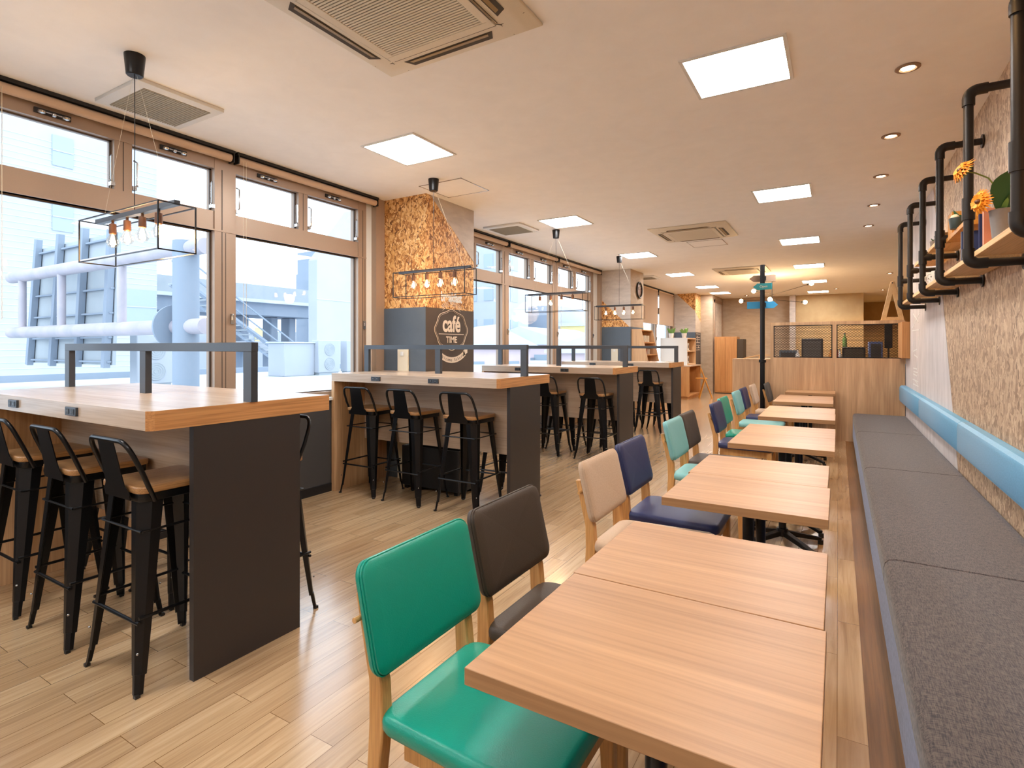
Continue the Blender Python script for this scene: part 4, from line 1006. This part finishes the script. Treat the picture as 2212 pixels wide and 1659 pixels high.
# ================================================================== FURNITURE AT THE FAR END
t = thing('tall_cabinet', 'tall honey-brown wooden cabinet against the far brown wall', 'cabinet', (-2.76, 16.5, 0))
MB().box(-.30, .30, 0, .5, 0.02, 1.62).build('body', 'cabwood', t); MB().box(-.30, -.002, -.012, 0, .06, 1.60).build('door', 'cabwood', t, bevel=.002); MB().box(.002, .30, -.012, 0, .06, 1.60).build('door', 'cabwood', t, bevel=.002); MB().box(-.29, .29, .02, .48, 0, .02).build('plinth', 'blackplastic', t)
t = thing('dark_cabinet', 'narrow dark cabinet to the right of the tall wooden cabinet', 'cabinet', (-2.37, 16.52, 0))
MB().box(-.085, .085, 0, .48, 0, 1.55).build('body', 'duct', t); MB().box(-.08, .08, -.01, 0, .05, 1.53).build('door', 'duct', t, bevel=.002)
# slanted bookcase by the clock pillar
t = thing('bookcase', 'slanted oak magazine shelf against the clock pillar', 'bookcase', (-3.432, 10.25, 0))
prof = [(0, 0), (.42, 0), (.42, .60), (.19, 1.665), (0, 1.665)]
for y in (0, .73): MB().prism([(a, y, z) for a, z in prof], (0, .022, 0)).build('side_panel', 'counter_v', t)
MB().box(0, .012, .022, .73, 0, 1.66).build('back_panel', 'cabwood', t)
mb = None
for z in (.10, .55, .90, 1.16, 1.40, 1.64):
    xx_ = .42 if z <= .6 else .42-(z-.6)*.216-.012
    MB().box(.012, xx_, .022, .73, z, z+.02).build('shelf', 'cabwood', t)
for i, (y, mt, lab) in enumerate(((.10, 'greenbook', 'green book'), (.135, 'paper', 'cream book'), (.17, 'greenbook', 'second green book'), (.22, 'redbook', 'red book'), (.42, 'paper', 'wide cream book'))):
    book('book', '%s standing on the slanted magazine shelf, %s from the left' % (lab, ['first', 'second', 'third', 'fourth', 'fifth'][i]), -3.432+.13, 10.25+y+.03, 1.18, .18, .16 if i < 4 else .10, .026, mt, 0, 'books on the slanted magazine shelf')
for i, y in enumerate((.12, .30, .5)):
    book('book', 'cream magazine lying upright on the upper slanted shelf, %s from the left' % ['first', 'second', 'third'][i], -3.432+.12, 10.25+y, 1.42, .14, .13, .05, 'paper', 0, 'magazines on the upper slanted shelf')
# white-sided shelf unit near the far pillar
t = thing('shelf_unit', 'white-sided shelf unit with two open shelves before the far pillar', 'shelf unit', (-3.98, 14.2, 0))
MB().box(0, .68, 0, .03, .86, 1.56).build('side_panel', 'white', t, 'glossy white end panel'); MB().box(0, .68, .97, 1.0, .86, 1.56).build('side_panel', 'counter_v', t)
for z in (.86, 1.20, 1.53): MB().box(0, .68, .03, .97, z, z+.03).build('shelf', 'counter_v', t)
MB().box(0, .02, .03, .97, .89, 1.53).build('back_panel', 'counter_v', t)
t = thing('base_cabinet', 'low orange-brown wooden base cabinet under the white-sided shelf unit', 'cabinet', (-3.98, 14.0, 0))
MB().box(0, .78, 0, .03, .08, .83).box(0, .02, .03, 1.3, .08, .83).box(0, .78, 1.27, 1.30, .08, .83).box(0, .78, .03, 1.27, .08, .11).build('carcass', 'cabwood', t)
MB().box(-.0, .80, -.01, 1.31, .83, .858).build('worktop', 'counter', t, bevel=.002); MB().box(.02, .74, .04, 1.26, 0, .08).build('plinth', 'cabwood', t)
for k, (y, z) in enumerate(((14.5, 1.23), (14.85, 1.23), (14.45, .89), (14.85, .89))):
    t = thing('framed_card', 'small white card stand on the shelf unit, %s shelf, %s one' % ('upper' if k < 2 else 'lower', 'nearer' if k % 2 == 0 else 'farther'), 'card stand', (-3.42, y, z))
    MB().box(-.01, .0, -.07, .07, .01, .20).build('card', 'white', t); MB().box(-.03, .03, -.07, .07, 0, .012).build('stand_base', 'white', t); MB().box(.0, .0015, -.03, .04, .06, .14).build('picture', 'duct', t)
for i, (x, y) in enumerate(((-3.74, 14.36), (-3.42, 14.40))):
    t = thing('potted_plant', 'leafy green plant in a white pot on the shelf unit, %s of the two' % ('left' if i == 0 else 'right'), 'potted plant', (x, y, 1.56))
    MB().lathe([(.001, 0), (.045, 0), (.05, .01), (.068, .12), (.06, .12), (.001, .105)], n=18).build('pot', 'white', t)
    mb = MB()
    for k in range(22):
        a = random.uniform(0, 6.28); L = random.uniform(.06, .15); b = (0, 0, .105); mb.add(*leafblade(b, (math.cos(a)*L*.8, math.sin(a)*L*.8, .12+L*random.uniform(.5, 1.2)), .026))
    mb.build('leaves', 'lightgreen', t)
# wooden folding high chair
t = thing('high_chair', 'folded wooden ladder-shaped high chair in front of the base cabinet', 'high chair', (-3.0, 14.75, 0), .25)
for s in (-1, 1):
    MB().bar((.20, s*.17, 0), (-.08, s*.12, .78), .03, .022).build('leg', 'yellowwood', t, bevel=.003); MB().bar((-.12, s*.19, 0), (.02, s*.13, .50), .03, .022).build('leg', 'yellowwood', t, bevel=.003)
for z in (.16, .36, .56): MB().bar((.20-.28*z/.78, -.155, z), (.20-.28*z/.78, .155, z), .02, .035).build('rung', 'yellowwood', t)
MB().box(-.20, .08, -.13, .13, .50, .52).build('seat', 'yellowwood', t, bevel=.004); MB().bar((-.085, -.14, .70), (-.085, .14, .70), .02, .12).build('back_rail', 'yellowwood', t)
# kitchen things glimpsed through the mesh
def crate(nm, label, cat, x0, x1, y0, y1, z0, z1, mt, part='body', extra=None):
    t = thing(nm, label, cat, ((x0+x1)/2, (y0+y1)/2, z0)); a, b, h = (x1-x0)/2, (y1-y0)/2, z1-z0
    MB().box(-a, a, -b, b, 0, h).build(part, mt, t, bevel=.01)
    if extra: MB().box(-a+.03, a-.03, -b-.006, -b, .04, h-.04).build(extra[0], extra[1], t, bevel=.002)
    return t
crate('work_counter', 'long dark kitchen counter behind the mesh partition', 'counter', -1.0, 1.9, 11.6, 12.2, 0, 1.02, 'slategrey', 'carcass', ('door', 'charcoal'))
crate('coffee_machine', 'bulky dark grey machine behind the left mesh window', 'coffee machine', -.60, -.25, 11.7, 12.1, 1.022, 1.48, 'charcoal', 'body', ('front_panel', 'grey'))
crate('appliance', 'low grey appliance left of the bulky machine behind the mesh', 'appliance', -.98, -.68, 11.7, 12.1, 1.022, 1.26, 'slategrey', 'body', ('front_panel', 'charcoal'))
crate('oven', 'low black oven behind the right mesh window', 'oven', .06, .42, 11.7, 12.1, 1.022, 1.32, 'black', 'body', ('oven_door', 'duct'))
crate('bin', 'grey-violet upright box behind the right mesh window', 'appliance', .47, .68, 11.7, 12.1, 1.022, 1.42, 'benchblue', 'body', ('front_panel', 'charcoal'))
t = thing('monitor', 'tall narrow black screen at the right behind the mesh partition', 'screen', (.78, 12.0, 1.022)); MB().box(-.06, .06, 0, .03, .28, .72).build('screen', 'black', t); MB().box(-.015, .015, .005, .025, .01, .28).build('stem', 'black', t); MB().box(-.06, .06, -.05, .08, 0, .01).build('stand', 'black', t)
for i, (x, mt, lab) in enumerate(((-.66, 'white', 'white bottle beside the bulky machine behind the mesh'), (-.12, 'yellowwood', 'amber bottle between the machines behind the mesh'), (-.02, 'redbook', 'red bottle between the machines behind the mesh'), (.02, 'white', 'white jug left of the black oven behind the mesh'), (.10, 'lightgreen', 'green bottle on the black oven behind the mesh'))):
    z = 1.022 if i < 4 else 1.322
    t = thing('bottle', lab, 'bottle', (x, 11.62 if i < 4 else 11.8, z)); MB().lathe([(.001, 0), (.034, 0), (.036, .01), (.036, .15), (.014, .20), (.014, .24), (.001, .24)], n=14).build('bottle_body', mt, t); MB().cyl((0, 0, .24), (0, 0, .26), .016, n=10).build('cap', 'chrome', t)
# ================================================================== OUTSIDE
t = thing('flat_roof', 'pale flat roof deck right outside the windows', 'roof', (-11.5, 14, 0))
MB().box(-7.2, 7.1, -22, 30, -.6, .40).build('roof_deck', 'ext_deck', t)
MB().box(-7.2, -6.9, -22, 30, .40, .58).build('parapet', 'ext_blue', t)
MB().box(4.2, 4.5, -22, 30, .40, .47).build('kerb', 'ext_blue', t)
tag(MB().box(-120, -18.8, -60, 120, -7.2, -7.0).build('ground', 'ext_roof'), 'pale street ground far below the flat roof', 'ground')
# clad building on the left
t = thing('building', 'large white clad building filling the left window', 'building', (-36, 6, -7))
MB().box(-5, 5, -14, 9.2, 0, 34).build('wall', 'ext_white', t)
mb = MB()
for z in range(0, 60): mb.box(5, 5.02, -14, 9.2, z*.28+1.2, z*.28+1.23)
mb.build('siding_joints', 'ext_roof', t)
for (y0, y1, z0, z1) in ((10.7, 11.5, 9.7, 11.1), (10.7, 11.5, 6.7, 8.0), (6.5, 7.3, 9.7, 11.1), (6.4, 7.2, 1.0, 2.4), (13.5, 15.15, 2.5, 4.3)):
    w = MB().box(5, 5.05, y0-6, y1-6, z0+7, z1+7).build('window', 'ext_window', t); MB().box(5.05, 5.08, y0-6, y1-6, (z0+z1)/2+7-.03, (z0+z1)/2+7+.03).build('glazing_bar', 'ext_white', w)
# billboard seen from the back with its pipe frame
t = thing('billboard', 'back of a big grey steel billboard carried on thick pipes outside the left window', 'billboard', (-9, 4.85, .4))
MB().cyl((0, 0, 0), (0, 0, 2.62), .19, n=28).build('column', 'ext_blue', t)
for z in (2.50, 1.25): 
    MB().cyl((-7.2, 0, z), (.55, 0, z), .125, n=18).build('horizontal_pipe', 'ext_pipe', t)
MB().lathe([(.001, -.02), (.34, -.02), (.34, .02), (.001, .02)], (0, 0, 0), 24).build('base_flange', 'ext_blue', t)
mb = MB(); mb.cyl((-.32, 0, 1.25), (-.28, 0, 1.25), .36, n=28); mb.build('pipe_flange', 'ext_blue', t)
for x in (-6.6, -4.6, -2.1): MB().cyl((x, 0, 1.25), (x, 0, 2.5), .075, n=12).build('vertical_pipe', 'ext_pipe', t)
mb = MB(); mb.prism([(-7.9, .55, .55), (-3.75, .55, .55), (-3.5, .55, 3.25), (-7.3, .55, 3.25)], (0, .06, 0)); pb = mb.build('back_sheet', 'ext_grey', t)
for k in range(4):
    xb, xt = -7.7+k*1.28, -7.15+k*1.19; MB().bar((xb, .47, .5), (xt, .47, 3.45), .13, .12, up=(0, 1, 0)).build('stiffener', 'ext_blue', t)
for k in range(6):
    z = .62+k*.50; q = (z-.55)/2.7; MB().bar((-7.85+.55*q, .50, z), (-3.77+.25*q, .50, z), .07, .035).build('batten', 'ext_blue', t)
# elevated road, stairs, tower, neighbours
t = thing('elevated_road', 'hazy blue elevated road on columns far outside the first window', 'elevated road', (-42, 26, -7))
MB().box(-3, 2, -10, 7.2, 10.9, 11.9).build('girder', 'ext_blue', t); MB().box(-3.4, 2.4, -10, 7.4, 11.9, 12.15).build('deck_edge', 'ext_roof', t); MB().box(-3.2, 2.2, -10, 7.3, 12.15, 13.3).build('parapet', 'ext_grey', t)
for y in (-9, -3.5, 1.0, 3.7, 5.5): MB().box(-.6, .6, y-.35, y+.35, 0, 10.9).build('column', 'ext_blue', t, bevel=.1)
MB().box(-2.5, 1.5, -10, 6, 8.0, 8.8).build('lower_deck', 'ext_white', t)
t = thing('tower', 'blue-grey concrete tower beside the elevated road', 'tower', (-44, 36.6, -7)); MB().box(-2, 1.5, -1.2, 2.6, 0, 15.5).build('shaft', 'ext_blue', t); MB().prism([(1.6, -1.2, 15.5), (1.6, 3.4, 15.5), (1.6, 5.2, 17.6), (1.6, -1.2, 17.6)], (-3.4, 0, 0)).build('head', 'ext_blue', t)
t = thing('white_building', 'white building with stepped edge at the right of the first window', 'building', (-26, 24, -7)); MB().box(.3, 1, -3.4, 6, 0, 13.2).build('wall', 'ext_white', t)
mb = MB(); mb.prism([(1, -3.4, 13.2), (1, 6, 13.2), (1, 6, 16.5), (1, -.8, 16.5)], (-.7, 0, 0)); mb.build('upper_storey', 'ext_white', t)
for z in (9.4, 7.2, 11.6): w = MB().box(1, 1.05, -.6, -.1, z, z+1.1).build('window', 'ext_window', t)
mb = MB(); mb.box(1, 1.03, -3.4, 6, 8.6, 8.65).box(1, 1.03, -3.4, 6, 11.0, 11.05); mb.build('facade_joint', 'ext_roof', t)
t = thing('outdoor_staircase', 'pale metal staircase descending outside the first window', 'staircase', (-20, 12.4, 0)); mb = MB()
for s in (0, 1.0): mb.bar((-s, -1.6, 3.6), (-s, 3.0, .55), .08, .28, up=(1, 0, 0)).bar((-s, -1.6, 4.5), (-s, 3.0, 1.45), .05, .05, up=(1, 0, 0))
mb.build('stringer', 'ext_blue', t); mb = MB()
for k in range(18): q = k/17; mb.box(-1.0, 0, -1.6+4.6*q-.12, -1.6+4.6*q+.12, 3.6-3.05*q, 3.64-3.05*q)
mb.build('treads', 'ext_grey', t)
t = thing('yellow_building', 'low building with pale yellow signs beyond the elevated road', 'building', (-60, 40, -7)); MB().box(-4, 2, -9, 9, 0, 10.2).build('wall', 'ext_white', t); MB().box(2, 2.1, -6.5, -4.3, 9.0, 11.6).build('sign', 'ext_yellow', t); MB().box(2, 2.1, -1.0, .6, 8.4, 10.6).build('sign', 'ext_yellow', t)
# outdoor air-conditioning units on the roof
def outdoor(x, y, label, fans=2, w=.9, h=1.15):
    t = thing('outdoor_unit', label, 'outdoor unit', (x, y, .40)); MB().box(-.33, .0, -w/2, w/2, .08, h).build('casing', 'ext_white', t, bevel=.02)
    MB().box(-.3, -.03, -w/2+.05, w/2-.05, 0, .08).build('feet', 'ext_grey', t)
    for k in range(fans):
        z = .36+k*.48; o = MB().cyl((0, 0, z), (.012, 0, z), .21, n=24).build('fan_grille', 'ext_grey', t); mb = MB()
        for r in (.05, .10, .15, .20): mb.tube([(.016, r*math.cos(2*math.pi*q/20), z+r*math.sin(2*math.pi*q/20)) for q in range(20)], .006, 4, closed=True)
        mb.build('fan_rings', 'ext_white', o)
outdoor(-14.6, 12.55, 'white twin-fan outdoor unit on the roof, left of the two'); outdoor(-14.6, 13.75, 'white twin-fan outdoor unit on the roof, right of the two')
t = thing('roof_cabin', 'plain white box-shaped housing on the roof left of the outdoor units', 'housing', (-15, 11.5, .4)); MB().box(-.6, .2, -.55, .6, 0, 1.05).build('housing', 'ext_white', t, bevel=.02); MB().box(-.65, .25, -.6, .65, 1.05, 1.08).build('lid', 'ext_roof', t)
outdoor(-13.5, 6.6, 'white twin-fan outdoor unit standing right of the billboard column base', 2, .8, 1.2)
# seen through the second window
def house(cx, cy, w, d, zw, zr, label, wall='ext_pink', rz=0.):
    t = thing('house', label, 'house', (cx, cy, -7), rz); MB().box(-w/2, w/2, -d/2, d/2, 0, zw+7).build('wall', wall, t)
    mb = MB(); e = .35; mb.prism([(-w/2-e, -d/2-e, zw+7-.1), (w/2+e, -d/2-e, zw+7-.1), (w/2+e, -d/2-e, zw+7+.06), (0, -d/2-e, zr+7+.2), (-w/2-e, -d/2-e, zw+7+.06)], (0, d+2*e, 0)); mb.build('roof', 'ext_roof', t)
    for s in (-.26, .22): w_ = MB().box(w*s-.5, w*s+.5, -d/2-.05, -d/2, zw+7-1.9, zw+7-.8).build('window', 'ext_window', t)
    for y in (-d*.25, d*.2): MB().box(w/2, w/2+.05, y-.6, y+.6, zw+7-1.9, zw+7-.8).build('window', 'ext_window', t)
house(-17.3, 26.0, 4.2, 3.2, 1.35, 2.35, 'small gabled pinkish house beyond the second window', rz=.9)
house(-19.5, 38.5, 7.0, 9.0, 1.6, 2.6, 'long pink-walled house with pale roof behind the gabled one')
house(-12.0, 29.0, 4.0, 4.0, 1.1, 1.8, 'pink-walled house with low pale roof at the right of the second window', rz=.3)
t = thing('white_block', 'tall white apartment block with balconies beyond the second window', 'building', (-31.5, 46, -7)); MB().box(-6, 5, -4, 1.5, 0, 22).build('wall', 'ext_white', t)
for z in (9.0, 12.0, 15.0, 18.0):
    MB().box(-5, -1, -5.2, -4, z, z+.12).build('balcony_slab', 'ext_roof', t); mb = MB()
    mb.box(-5, -1, -5.2, -5.15, z+1.0, z+1.08)
    for k in range(12): mb.box(-5+.36*k, -4.97+.36*k, -5.2, -5.15, z+.1, z+1.0)
    mb.build('balcony_railing', 'ext_grey', t)
    MB().box(-4.2, -2.6, -4.05, -4, z+.2, z+2.0).build('window', 'ext_window', t); MB().box(1.0, 2.6, -4.05, -4, z+.6, z+1.9).build('window', 'ext_window', t); MB().box(5, 5.05, -2, -.6, z+.6, z+1.9).build('window', 'ext_window', t); MB().box(3.4, 4.4, -4.05, -4, z+.6, z+1.9).build('window', 'ext_window', t)
t = thing('blue_roofed_hall', 'low hall with hazy blue band front beyond the pink houses', 'building', (-26.8, 53, -7)); MB().box(-3, 2, -3, 5, 0, 12.6).build('wall', 'ext_white', t); MB().box(-3.1, 2.1, -3.3, -3, 9.8, 11.6).build('fascia_band', 'ext_blue', t)
t = thing('yellow_house', 'pale yellow building at the right side of the second window', 'building', (-22.2, 52, -7)); MB().box(-1.5, 5.5, -3, 5, 0, 10.4).build('wall', 'ext_yellow', t); MB().box(-1.8, 5.8, -3.3, 5.3, 10.4, 10.7).build('roof', 'ext_roof', t); MB().box(.5, 2.0, -3.06, -3, 8.2, 9.3).build('window', 'ext_window', t)

# ================================================================== LIGHT
w = bpy.data.worlds.new('overcast'); S.world = w; w.use_nodes = True; nt = w.node_tree; bg = nt.nodes['Background']
tc = N(nt, 'ShaderNodeTexCoord'); sp = N(nt, 'ShaderNodeSeparateXYZ'); nt.links.new(tc.outputs['Generated'], sp.inputs[0])
cn = N(nt, 'ShaderNodeTexNoise'); setin(cn, Scale=1.5, Detail=4.); nt.links.new(tc.outputs['Generated'], cn.inputs['Vector'])
r = N(nt, 'ShaderNodeValToRGB'); r.color_ramp.elements[0].color = (.74, .86, 1, 1); r.color_ramp.elements[1].color = (.84, .92, 1, 1)
nt.links.new(cn.outputs['Fac'], r.inputs[0]); nt.links.new(r.outputs[0], bg.inputs[0]); bg.inputs[1].default_value = WORLD = 3.0
def lamp(kind, name, loc, energy, color, **kw):
    l = bpy.data.lights.new(name, kind); l.energy = energy; l.color = color
    for k, v in kw.items(): setattr(l, k, v)
    o = bpy.data.objects.new(name, l); COL.objects.link(o); o.location = loc; return o
for y in [3.625, 4.735, 5.80, 6.95, 8.09, 2.5, 1.4]:
    lamp('SPOT', 'downlight_beam', (.322, y, CEIL-.02), 34, (1, .60, .24), spot_size=R(100), spot_blend=.7, shadow_soft_size=.04)
for x, y, e in ((-.05, 17.0, 90), (1.0, 17.3, 60), (-2.3, 17.2, 40), (.9, 13.5, 40), (1.2, 20.5, 110)):
    lamp('SPOT', 'downlight_beam', (x, y, CEIL-.02), e, (1, .66, .30), spot_size=R(130), spot_blend=.8, shadow_soft_size=.05)
for i, y in enumerate((1.425, 3.855, 6.337, 8.706)):
    lamp('POINT', 'pendant_glow', (-3.125, y, CEIL-.825-.16), 9, (1, .58, .26), shadow_soft_size=.05)
lamp('POINT', 'chandelier_glow', (-1.19, 12.6, 2.22), 60, (1, .62, .30), shadow_soft_size=.3)
# window portals help the daylight sampling
for y0, y1 in ((-2.28, 3.95), (5.05, 9.86), (11.02, 15.55)):
    a = lamp('AREA', 'daylight_portal', (-4.19, (y0+y1)/2, 1.77), 1, (1, 1, 1), shape='RECTANGLE', size=y1-y0, size_y=1.9)
    a.data.cycles.is_portal = True; a.rotation_euler = (R(90), 0, R(90)); a.rotation_euler = (0, R(-90), 0); a.data.size, a.data.size_y = 1.9, y1-y0
# ================================================================== CAMERA
cd = bpy.data.cameras.new('camera'); cam = bpy.data.objects.new('camera', cd); COL.objects.link(cam)
cam.location = (0, 0, 1.32); cam.rotation_euler = (R(90), 0, math.atan2(705, 1180))
cd.sensor_width = 36; cd.lens = 1180/2212*36; cd.shift_y = -(829.5-750)/2212; cd.clip_start = .05; cd.clip_end = 300
S.camera = cam
S.view_settings.view_transform = 'Standard'; S.view_settings.look = 'None'; S.view_settings.gamma = 1; S.view_settings.use_curve_mapping = False
S.view_settings.exposure = 0.27
S.cycles.max_bounces = 8; S.cycles.diffuse_bounces = 5; S.cycles.glossy_bounces = 3; S.cycles.transparent_max_bounces = 16
S.cycles.sample_clamp_indirect = 6; S.cycles.caustics_reflective = False; S.cycles.caustics_refractive = False
S.cycles.use_denoising = True
